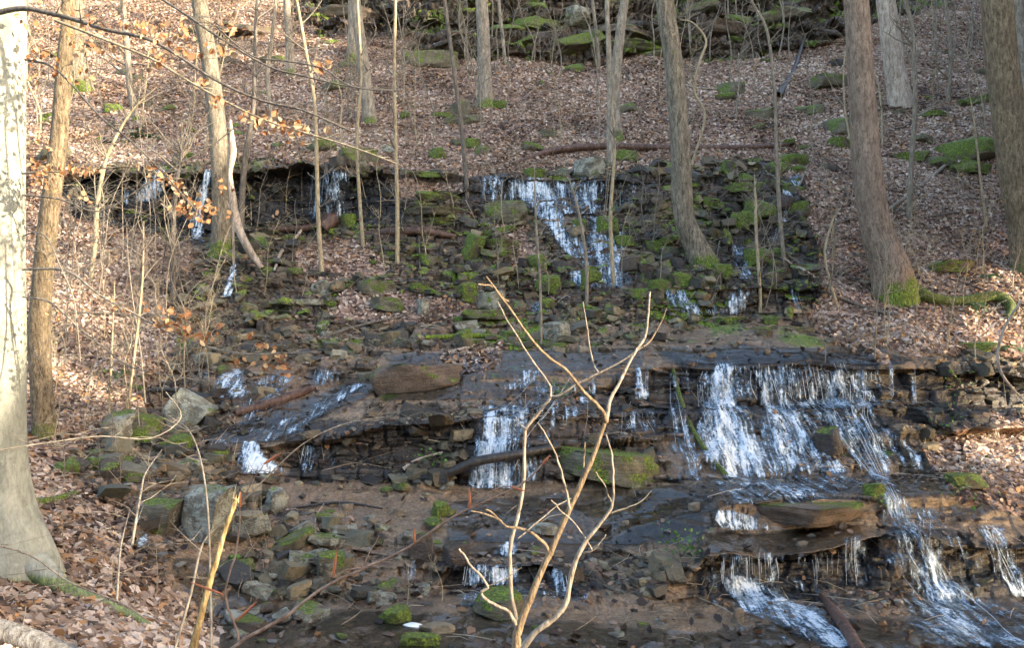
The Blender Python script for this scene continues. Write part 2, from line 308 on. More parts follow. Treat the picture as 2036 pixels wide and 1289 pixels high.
def m_rock(name, base, moss=0.0, lichen=.0, wetr=.6):
    m, nt = newmat(name); n = N(nt)
    g = n('ShaderNodeNewGeometry'); pos = g.outputs['Position']; nz_ = sep(n, g.outputs['Normal'])[2]
    ob = n('ShaderNodeObjectInfo').outputs['Random']
    nz = n.noise(pos, 7, 8, .7); f = n.noise(pos, 40, 6, .7)
    strata = n.noise(n.vs(n('ShaderNodeTexCoord').outputs['Object'], (1, 1, 9)), 1.5, 4, .6)
    k = n.math('ADD', n.math('MULTIPLY', nz, .65), n.math('MULTIPLY', strata, .35))
    c = n.ramp(k, [(.36, tuple(x*.22 for x in base)), (.5, base), (.62, tuple(x*1.8 for x in base))])
    c = n.mix(n.mr(ob, 0, 1, 0, .35), c, (.16, .11, .07))
    if lichen: c = n.mix(n.mr(n.noise(pos, 9, 6, .75), .62-.2*lichen, .68-.2*lichen, 0, .8), c, (.42, .43, .36))
    if moss:
        ms = n.ramp(f, MOSSR)
        mf = n.math('ADD', n.math('MULTIPLY', nz_, .42), n.math('MULTIPLY', n.math('SUBTRACT', n.noise(pos, 4.5, 7, .65), .5), 3.0))
        ms = n.mix(n.mr(n.noise(pos, 8, 4, .6), .42, .62, 0, .5), ms, (.09, .1, .015))
        c = n.mix(n.mr(mf, .75-moss*.95, .9-moss*.95), c, ms)
    bp = n('ShaderNodeBump', {'Height': n.math('ADD', n.math('MULTIPLY', f, .5), k), 'Strength': 1.0, 'Distance': .06})
    b = n('ShaderNodeBsdfPrincipled', {'Base Color': c, 'Roughness': wetr, 'Normal': bp.outputs[0]})
    n.out(b.outputs[0]); return m
def m_bark(name, cd, cm, cl, sz=7, furrow=1.0, moss=0.0, mossh=.5, blotch=0.0, rough=.85):
    m, nt = newmat(name); n = N(nt)
    oc = n('ShaderNodeTexCoord').outputs['Object']
    st = n.noise(n.vs(oc, (sz*3, sz*3, sz*.8)), 1, 7, .65, dist=.6)
    fn = n.noise(n.vs(oc, (60, 60, 25)), 1, 5, .7)
    bg = n.noise(oc, 2.2, 5, .6)
    k = n.math('ADD', n.math('MULTIPLY', st, .62), n.math('MULTIPLY', fn, .38))
    c = n.ramp(k, [(.4, cd), (.5, cm), (.6, cl)])
    c = n.mix(n.mr(bg, .42, .66, 0, .45), c, tuple(x*.55 for x in cm))
    if blotch:
        c = n.mix(n.mr(n.noise(n.vs(oc, (9, 9, 13)), 1, 5, .75), .56, .62, 0, blotch), c, (.16, .16, .13))
        c = n.mix(n.mr(n.noise(n.vs(oc, (5, 5, 7)), 1, 4, .7), .6, .66, 0, blotch), c, (.6, .6, .55))
    z = sep(n, oc)[2]
    if moss:
        mf = n.math('ADD', n.mr(z, -.1, mossh, 1, 0), n.math('MULTIPLY', n.math('SUBTRACT', bg, .5), 2.2))
        c = n.mix(n.math('MULTIPLY', n.mr(mf, .45, .75), moss), c, n.ramp(fn, MOSSR))
    bp = n('ShaderNodeBump', {'Height': k, 'Strength': .9*furrow, 'Distance': .03})
    b = n('ShaderNodeBsdfPrincipled', {'Base Color': c, 'Roughness': rough, 'Normal': bp.outputs[0]})
    n.out(b.outputs[0]); return m
def m_leaf(name, ramp=True):
    m, nt = newmat(name); n = N(nt)
    a = n('ShaderNodeAttribute', attribute_name='tint').outputs['Vector']
    b = n('ShaderNodeBsdfPrincipled', {'Base Color': a, 'Roughness': .65})
    t = n('ShaderNodeBsdfTranslucent', {'Color': a})
    mx = n('ShaderNodeMixShader', {0: .2, 1: b.outputs[0], 2: t.outputs[0]})
    n.out(mx.outputs[0]); return m
def m_water():
    m, nt = newmat('falling_water'); n = N(nt)
    uv = n('ShaderNodeAttribute', attribute_name='flow').outputs['Vector']   # across m, along m, density
    s = sep(n, uv)
    xy = n('ShaderNodeCombineXYZ', {0: s[0], 1: s[1]}).outputs[0]
    g = n('ShaderNodeNewGeometry').outputs['Position']
    a1 = n.noise(n.vs(xy, (26, 2.2, 1)), 1, 4, .65, dist=.3)
    a2 = n.noise(n.vs(xy, (10, 4, 1)), 1, 3, .6)
    a3 = n.noise(n.vs(g, (30, 30, 15)), 1, 5, .75)
    k = n.math('ADD', n.math('ADD', n.math('MULTIPLY', a1, .55), n.math('MULTIPLY', a2, .45)), n.math('MULTIPLY', n.math('SUBTRACT', a3, .5), .6))
    x = n.math('ADD', n.math('MULTIPLY', n.math('SUBTRACT', k, .5), 4.2), s[2])
    al = n.mr(x, .32, 1.0)
    c = n.ramp(n.math('MULTIPLY', x, .78), [(.3, (.07, .11, .16)), (.66, (.2, .28, .36)), (.86, (.42, .52, .62)), (1.0, (.76, .83, .9))])
    bp = n('ShaderNodeBump', {'Height': k, 'Strength': .8, 'Distance': .04})
    d = n('ShaderNodeBsdfPrincipled', {'Base Color': c, 'Roughness': .25, 'Normal': bp.outputs[0], 'Alpha': n.math('MULTIPLY', n.math('POWER', al, 1.2), .97)})
    n.out(d.outputs[0]); return m
def m_strand():
    m, nt = newmat('water_strand'); n = N(nt)
    b = n('ShaderNodeBsdfPrincipled', {'Base Color': (.8, .87, .93, 1), 'Roughness': .1, 'Alpha': .42}); n.out(b.outputs[0]); return m
def m_film():
    m, nt = newmat('thin_water'); n = N(nt)
    g = n('ShaderNodeNewGeometry').outputs['Position']
    bp = n('ShaderNodeBump', {'Height': n.noise(n.vs(g, (12, 7, 12)), 1, 4, .6), 'Strength': .35, 'Distance': .03})
    gl = n('ShaderNodeBsdfGlossy', {'Roughness': .08, 'Normal': bp.outputs[0], 'Color': (1, 1, 1, 1)})
    tr = n('ShaderNodeBsdfTransparent', {'Color': (.80, .80, .78, 1)})
    fr = n('ShaderNodeFresnel', {'IOR': 1.33, 'Normal': bp.outputs[0]})
    n.out(n('ShaderNodeMixShader', {0: n.math('ADD', n.math('MULTIPLY', fr.outputs[0], 1.1), .03), 1: tr.outputs[0], 2: gl.outputs[0]}).outputs[0]); return m
def m_plain(name, c, r=.6):
    m, nt = newmat(name); n = N(nt)
    oc = n('ShaderNodeTexCoord').outputs['Object']
    cc = n.ramp(n.noise(oc, 30, 4, .6), [(.3, tuple(x*.6 for x in c)), (.7, tuple(min(1, x*1.3) for x in c))])
    n.out(n('ShaderNodeBsdfPrincipled', {'Base Color': cc, 'Roughness': r}).outputs[0]); return m
M = dict(
 ground=m_ground(),
 r_moss=m_rock('mossy_rock', (.085, .075, .045), moss=1.05), r_some=m_rock('partly_mossy_rock', (.13, .12, .075), moss=.68, lichen=.2),
 r_grey=m_rock('grey_sandstone', (.18, .17, .125), moss=.32, lichen=.7), r_wet=m_rock('wet_rock', (.055, .045, .04), moss=.35, wetr=.25),
 r_tan=m_rock('tan_stone', (.3, .23, .15), wetr=.5), r_shelf=m_rock('shelf_rock', (.13, .095, .07), moss=.45, wetr=.35),
 beech=m_bark('beech_bark', (.24, .245, .19), (.36, .36, .285), (.47, .46, .37), 4, .7, moss=.7, mossh=.0, blotch=.3),
 bark=m_bark('grey_brown_bark', (.07, .056, .036), (.2, .168, .12), (.36, .31, .225), 7, 1.6, moss=.9, mossh=.6),
 barkpale=m_bark('pale_grey_bark', (.12, .1, .075), (.28, .24, .185), (.46, .4, .32), 6, 1.2, moss=.8, mossh=.4),
 barklog=m_bark('weathered_log_bark', (.12, .1, .08), (.28, .25, .21), (.46, .42, .37), 8, 1.6),
 barkred=m_bark('reddish_bark', (.1, .068, .045), (.25, .18, .13), (.38, .29, .215), 8, 1.3, moss=.95, mossh=.6),
 barktan=m_bark('ridged_tan_bark', (.07, .05, .028), (.21, .155, .09), (.37, .29, .18), 9, 1.9, moss=.5, mossh=.5),
 dead=m_bark('bleached_dead_wood', (.2, .15, .11), (.42, .34, .27), (.6, .52, .44), 6, .9),
 rot=m_bark('rotten_wet_wood', (.03, .016, .011), (.09, .045, .03), (.18, .1, .07), 6, 1.0, rough=.5),
 black=m_bark('wet_black_wood', (.008, .008, .007), (.025, .022, .02), (.07, .06, .05), 6, .8, rough=.35),
 darklog=m_bark('dark_half_mossy_wood', (.015, .012, .008), (.045, .035, .022), (.1, .08, .05), 6, .9, moss=.5, mossh=4),
 mosslog=m_bark('mossy_wood', (.05, .04, .02), (.11, .09, .04), (.2, .17, .09), 6, .8, moss=1, mossh=4),
 twig=m_bark('grey_twig', (.12, .1, .075), (.24, .2, .15), (.36, .31, .24), 12, .3), sap=m_bark('tan_sapling_bark', (.2, .15, .09), (.36, .29, .18), (.5, .42, .28), 12, .4),
 sapd=m_bark('dark_sapling_bark', (.06, .05, .04), (.13, .11, .09), (.22, .19, .15), 12, .4),
 shrub=m_bark('warm_shrub_bark', (.12, .075, .035), (.27, .185, .1), (.42, .31, .19), 22, .9), shrubw=m_bark('pale_shrub_bark', (.2, .15, .1), (.36, .29, .21), (.5, .43, .33), 22, .8),
 stake=m_bark('weathered_yellow_wood', (.15, .09, .03), (.38, .26, .1), (.6, .47, .24), 14, .8),
 bud=m_plain('russet_bud', (.42, .14, .06)), budtwig=m_bark('brown_twig_bark', (.15, .09, .06), (.26, .17, .12), (.38, .28, .21), 12, .3),
 leaf=m_leaf('dead_leaf'), water=m_water(), strand=m_strand(), film=m_film(), fern=m_leaf('fern_green'), foam=None)

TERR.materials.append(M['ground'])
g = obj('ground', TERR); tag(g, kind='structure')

# ------------------------------------------------------------------ tubes
def smooth_path(pts, rad, n):
    pts = np.asarray(pts, float); rad = np.asarray(rad, float); m = len(pts)
    if m < 3 or n <= 1:
        t = np.linspace(0, m-1, (m-1)*max(1, n)+1)
        return np.stack([np.interp(t, range(m), pts[:, k]) for k in range(3)], 1), np.interp(t, range(m), rad)
    Q = np.vstack([2*pts[0]-pts[1], pts, 2*pts[-1]-pts[-2]]); out = []; ro = []
    for i in range(m-1):
        p0, p1, p2, p3 = Q[i:i+4]
        for k in range(n):
            t = k/n
            out.append(.5*((2*p1)+(-p0+p2)*t+(2*p0-5*p1+4*p2-p3)*t*t+(-p0+3*p1-3*p2+p3)*t**3)); ro.append(rad[i]*(1-t)+rad[i+1]*t)
    out.append(pts[-1]); ro.append(rad[-1])
    return np.array(out), np.array(ro)
def tube(mb, pts, rad, sides=6, sub=3, lump=0.0, flare=None, seed=0, wob=0.0):
    p, r = smooth_path(pts, rad, sub)
    if wob:
        s_ = np.arange(len(p)); L = np.linalg.norm(p[-1]-p[0])
        for k in range(3): p[:, k] += wob*L*vn(s_*.55+seed*3.1, k*9.0+seed, 0, 5)*np.minimum(1, s_/3)
    t = np.gradient(p, axis=0); t /= np.linalg.norm(t, axis=1, keepdims=True)+1e-9
    u = np.cross(t[0], (0.13, .9, .2)); u /= np.linalg.norm(u); U = [u]
    for i in range(1, len(p)):
        u = U[-1]-t[i]*np.dot(U[-1], t[i]); u /= np.linalg.norm(u)+1e-9; U.append(u)
    U = np.array(U); V = np.cross(t, U)
    th = np.arange(sides)/sides*2*math.pi
    R = np.repeat(r[:, None], sides, 1)
    if lump:
        cx = np.cos(th)[None]*1.3; sy = np.sin(th)[None]*1.3; z = p[:, 2:3]
        R = R*(1+lump*fbm(cx+seed, sy+z*0, z*1.6+cx*0, 3, seed)+lump*.5*fbm(cx*3+seed, sy*3+z*0, z*3+cx*0, 2, seed+4))
    if flare:
        hgt, a, nb = flare
        z = np.maximum(p[:, 2:3]-p[0, 2], 0); e = np.exp(-z/hgt)
        ph = seed*1.7
        R = R*(1+a*e*(.6+.55*np.maximum(0, np.cos(nb*th[None]+ph))**1.5+.3*np.cos(2*th[None]+ph*2)))
    v = p[:, None]+R[..., None]*(np.cos(th)[None, :, None]*U[:, None]+np.sin(th)[None, :, None]*V[:, None])
    n_ = len(p); ix = np.arange(n_*sides).reshape(n_, sides)
    nx = np.roll(ix, -1, 1)
    f = np.stack([ix[:-1], nx[:-1], nx[1:], ix[1:]], -1).reshape(-1, 4)
    mb.add(v.reshape(-1, 3), f)
    c = np.vstack([v[-1], p[-1]+t[-1]*r[-1]*.6]); k = np.arange(sides)
    mb.add(c, np.stack([k, (k+1) % sides, np.full(sides, sides)], -1))
    return p
def twigs(mb, p, r0, n, L, up=.7, seed=0, sides=3, lo=.25, hi=.98, gen=2):
    R = random.Random(seed)
    for i in range(n):
        t = R.uniform(lo, hi); k = min(len(p)-2, int(t*(len(p)-1))); b = p[k]; a = R.uniform(0, 6.283)
        l = L*R.uniform(.4, 1.2)*(1.15-t*.6)
        dv = np.array([math.cos(a), math.sin(a)*.8, up*R.uniform(.3, 1.5)]); dv /= np.linalg.norm(dv)
        q = [b]; c = dv.copy()
        for s_ in range(4):
            c = c+np.array([R.uniform(-.28, .28), R.uniform(-.28, .28), R.uniform(-.2, .25)]); c /= np.linalg.norm(c)
            q.append(q[-1]+c*l/4)
        rr = max(r0*R.uniform(.4, .65), .0011+b[1]*.00016)
        tube(mb, q, np.linspace(rr, rr*.3, 5), sides, 1)
        if gen > 1:
            for _ in range(R.randint(1, 4)):
                twigs(mb, np.array(q), rr*.8, 1, l*.5, up*.8, R.randint(0, 10**6), 3, .3, .95, gen-1)

# ------------------------------------------------------------------ leaves
def leaf_geo(C, Nn, size, seed, tint, curl=.35, lobed=False):
    n = len(C); r = np.random.default_rng(seed)
    Nn = Nn/np.linalg.norm(Nn, axis=1, keepdims=True)
    a = r.normal(size=(n, 3)); T = a-Nn*np.sum(a*Nn, 1, keepdims=True); T /= np.linalg.norm(T, axis=1, keepdims=True)
    B = np.cross(Nn, T)
    w = r.uniform(.5, .85, n)*.5
    cu = r.uniform(-.2, 1, n)*curl
    def pt(u, v, h): return C+size[:, None]*(T*u[:, None]+B*v[:, None]+Nn*h[:, None])
    z = np.zeros(n); o = np.ones(n)
    pts = [pt(-.5*o, z, z), pt(-.15*o, -w, cu*.5), pt(.2*o, -w*r.uniform(.6, 1, n), cu*.6), pt(.5*o, z, cu*r.uniform(-.3, 1, n)), pt(.2*o, w*r.uniform(.6, 1, n), cu*.5), pt(-.15*o, w, cu*.7)]
    V = np.stack(pts, 1).reshape(-1, 3); b = np.arange(n)[:, None]*6
    f = np.concatenate([b+np.array([[0, 1, 2, 3]]), b+np.array([[0, 3, 4, 5]])])
    return V, f, np.repeat(tint, 6, 0)
LC = np.array([(.06, .035, .022), (.17, .105, .07), (.3, .2, .14), (.41, .29, .21), (.54, .41, .315), (.66, .54, .45), (.46, .25, .11)])
def litter():
    area = np.linalg.norm(NRM*0+np.cross(tu, tv), axis=-1)/4
    inside = (PXa > -150) & (PXa < 2190) & (PYa > -70) & (PYa < 1420)
    drift = sstep(.02, .3, fbm(P[..., 0]*1.8, P[..., 1]*1.8, 0, 3, 201))
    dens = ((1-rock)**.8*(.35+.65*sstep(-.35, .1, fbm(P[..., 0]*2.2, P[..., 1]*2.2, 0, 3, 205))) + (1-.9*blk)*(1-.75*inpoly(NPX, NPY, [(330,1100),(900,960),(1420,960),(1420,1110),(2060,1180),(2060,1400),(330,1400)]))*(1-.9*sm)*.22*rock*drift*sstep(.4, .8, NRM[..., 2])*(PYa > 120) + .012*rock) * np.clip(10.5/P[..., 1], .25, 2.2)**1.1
    w = (area*dens*inside*(NRM[..., 2] > .2)).ravel(); w /= w.sum()
    n = 300000
    k = rng.choice(len(w), n, p=w)
    i = np.clip(k//C_, 0, R_-2); j = np.clip(k % C_, 0, C_-2); a = rng.random((n, 1)); b = rng.random((n, 1))
    C = P[i, j]*(1-a)*(1-b)+P[i+1, j]*a*(1-b)+P[i, j+1]*(1-a)*b+P[i+1, j+1]*a*b
    Nn = NRM[i, j]*.8+rng.normal(size=(n, 3))*.5; Nn[:, 2] = np.abs(Nn[:, 2])+.15
    size = .88*(.035+.075*rng.random(n)**1.3)*(1+.35*sstep(14, 28, C[:, 1])+.3*(1-sstep(5, 9, C[:, 1])))
    C[:, 2] += rng.uniform(0, .03, n)
    wetl = rock[i, j]
    damp = fbm(C[:, 0]*.9, C[:, 1]*.9, 0, 4, 211)
    q = np.clip(rng.normal(.56, .25, n)-.33*wetl+.5*damp, 0, .999)*5.999
    base = LC[q.astype(int)]
    base = np.where((rng.random(n) < .07)[:, None], LC[6], base)*rng.uniform(.85, 1.15, (n, 1))*(1-.5*wetl[:, None])
    V, f, t = leaf_geo(C, Nn, size, 3, base)
    me = mesh('leaf_litter', V, f, {'tint': t}, False)
    tag(obj('leaf_litter', me, M['leaf']), 'carpet of dry brown fallen leaves covering the hillside', 'leaf litter', kind='stuff')
litter()

# ------------------------------------------------------------------ rocks
def ico(sub):
    import bmesh
    bm = bmesh.new(); bmesh.ops.create_icosphere(bm, subdivisions=sub, radius=1)
    v = np.array([x.co[:] for x in bm.verts]); f = np.array([[q.index for q in x.verts] for x in bm.faces]); bm.free(); return v, f
IV, IF = ico(4); IV3, IF3 = ico(3)
def rockshape(seed, kind, fine=True):
    r = np.random.default_rng(seed); v = (IV if fine else IV3).copy()*1.25; f = IF if fine else IF3
    if kind == 'slab': v[:, 2] *= .75
    nn = []
    for a, d in (((0, 0, 1), .5), ((0, 0, -1), .55)): nn.append((np.array(a, float)+r.normal(size=3)*.09, d*(.8 if kind == 'slab' else 1.3)))
    for i in range({'slab': 7, 'block': 6, 'round': 9}[kind]):
        a = i/7*6.283+r.uniform(-.5, .5); nn.append((np.array([math.cos(a), math.sin(a), r.uniform(-.25, .35)]), r.uniform(.62, .95)))
    for i in range(7): nn.append((r.normal(size=3), r.uniform(.62, .95)))
    for a, d in nn:
        a = a/np.linalg.norm(a); e = v@a-d; v = v-np.maximum(e, 0)[:, None]*a
    if kind == 'round': v = v*.75+.25*v/np.linalg.norm(v, axis=1, keepdims=True)
    ln = fbm(v[:, 0]*2+seed, v[:, 1]*2, v[:, 2]*3, 3, seed)
    v = v*(1+.13*ln[:, None])
    if kind == 'slab':   # bedding grooves on the sides
        hz = np.hypot(v[:, 0], v[:, 1]); v[:, :2] *= (1+.06*fbm(v[:, 0]*.7, v[:, 1]*.7, v[:, 2]*13+seed, 2, seed+8)*sstep(.3, .8, hz))[:, None]
    v += .018*fbm(v[:, 0]*9, v[:, 1]*9, v[:, 2]*9, 2, seed+3)[:, None]*v
    if kind == 'round': v *= 1+.10*np.abs(fbm(v[:, 0]*3.2+seed, v[:, 1]*3.2, v[:, 2]*3.2, 2, seed+5))[:, None]+.05*fbm(v[:, 0]*11, v[:, 1]*11, v[:, 2]*11, 2, seed+6)[:, None]
    v /= np.abs(v).max(0)
    return v, f
PROTO = {}
def proto(kind, k, mat, fine):
    key = (kind, k, mat, fine)
    if key not in PROTO:
        v, f = rockshape(k*7+len(kind), kind, fine); me = mesh(kind+'_stone', v, f); me.materials.append(M[mat]); PROTO[key] = me
    return PROTO[key]
RN = 0
def rockat(name, px, py, wpx, hpx, kind, mat, label, group=None, rz=None, tilt=(0, 0), depth=.8, sink=.25, k=None, d=None, fine=True):
    """px,py: centre of the rock as seen; wpx,hpx its apparent size"""
    global RN; RN += 1
    i, j = hit(px, py+hpx*.35); q = P[i, j]; dd = q[1] if d is None else d
    s = dd/F; c = W(px, py, dd); hx = wpx*s/2; hz = hpx*s/2
    if kind == 'slab': hz *= 1.0
    R = random.Random(RN*13+5)
    o = bpy.data.objects.new(name, proto(kind, (R.randint(0, 5) if k is None else k), mat, fine)); COL.objects.link(o)
    hy = max(hx*depth, hz*.8)
    o.location = (c[0], c[1]+hy*.35, c[2]-hz*sink*.3)
    o.scale = (hx*1.05, hy, hz*1.1)
    o.rotation_euler = (math.radians(tilt[0]), math.radians(tilt[1]), math.radians(R.uniform(-25, 25) if rz is None else rz))
    return tag(o, label, 'rock', group)
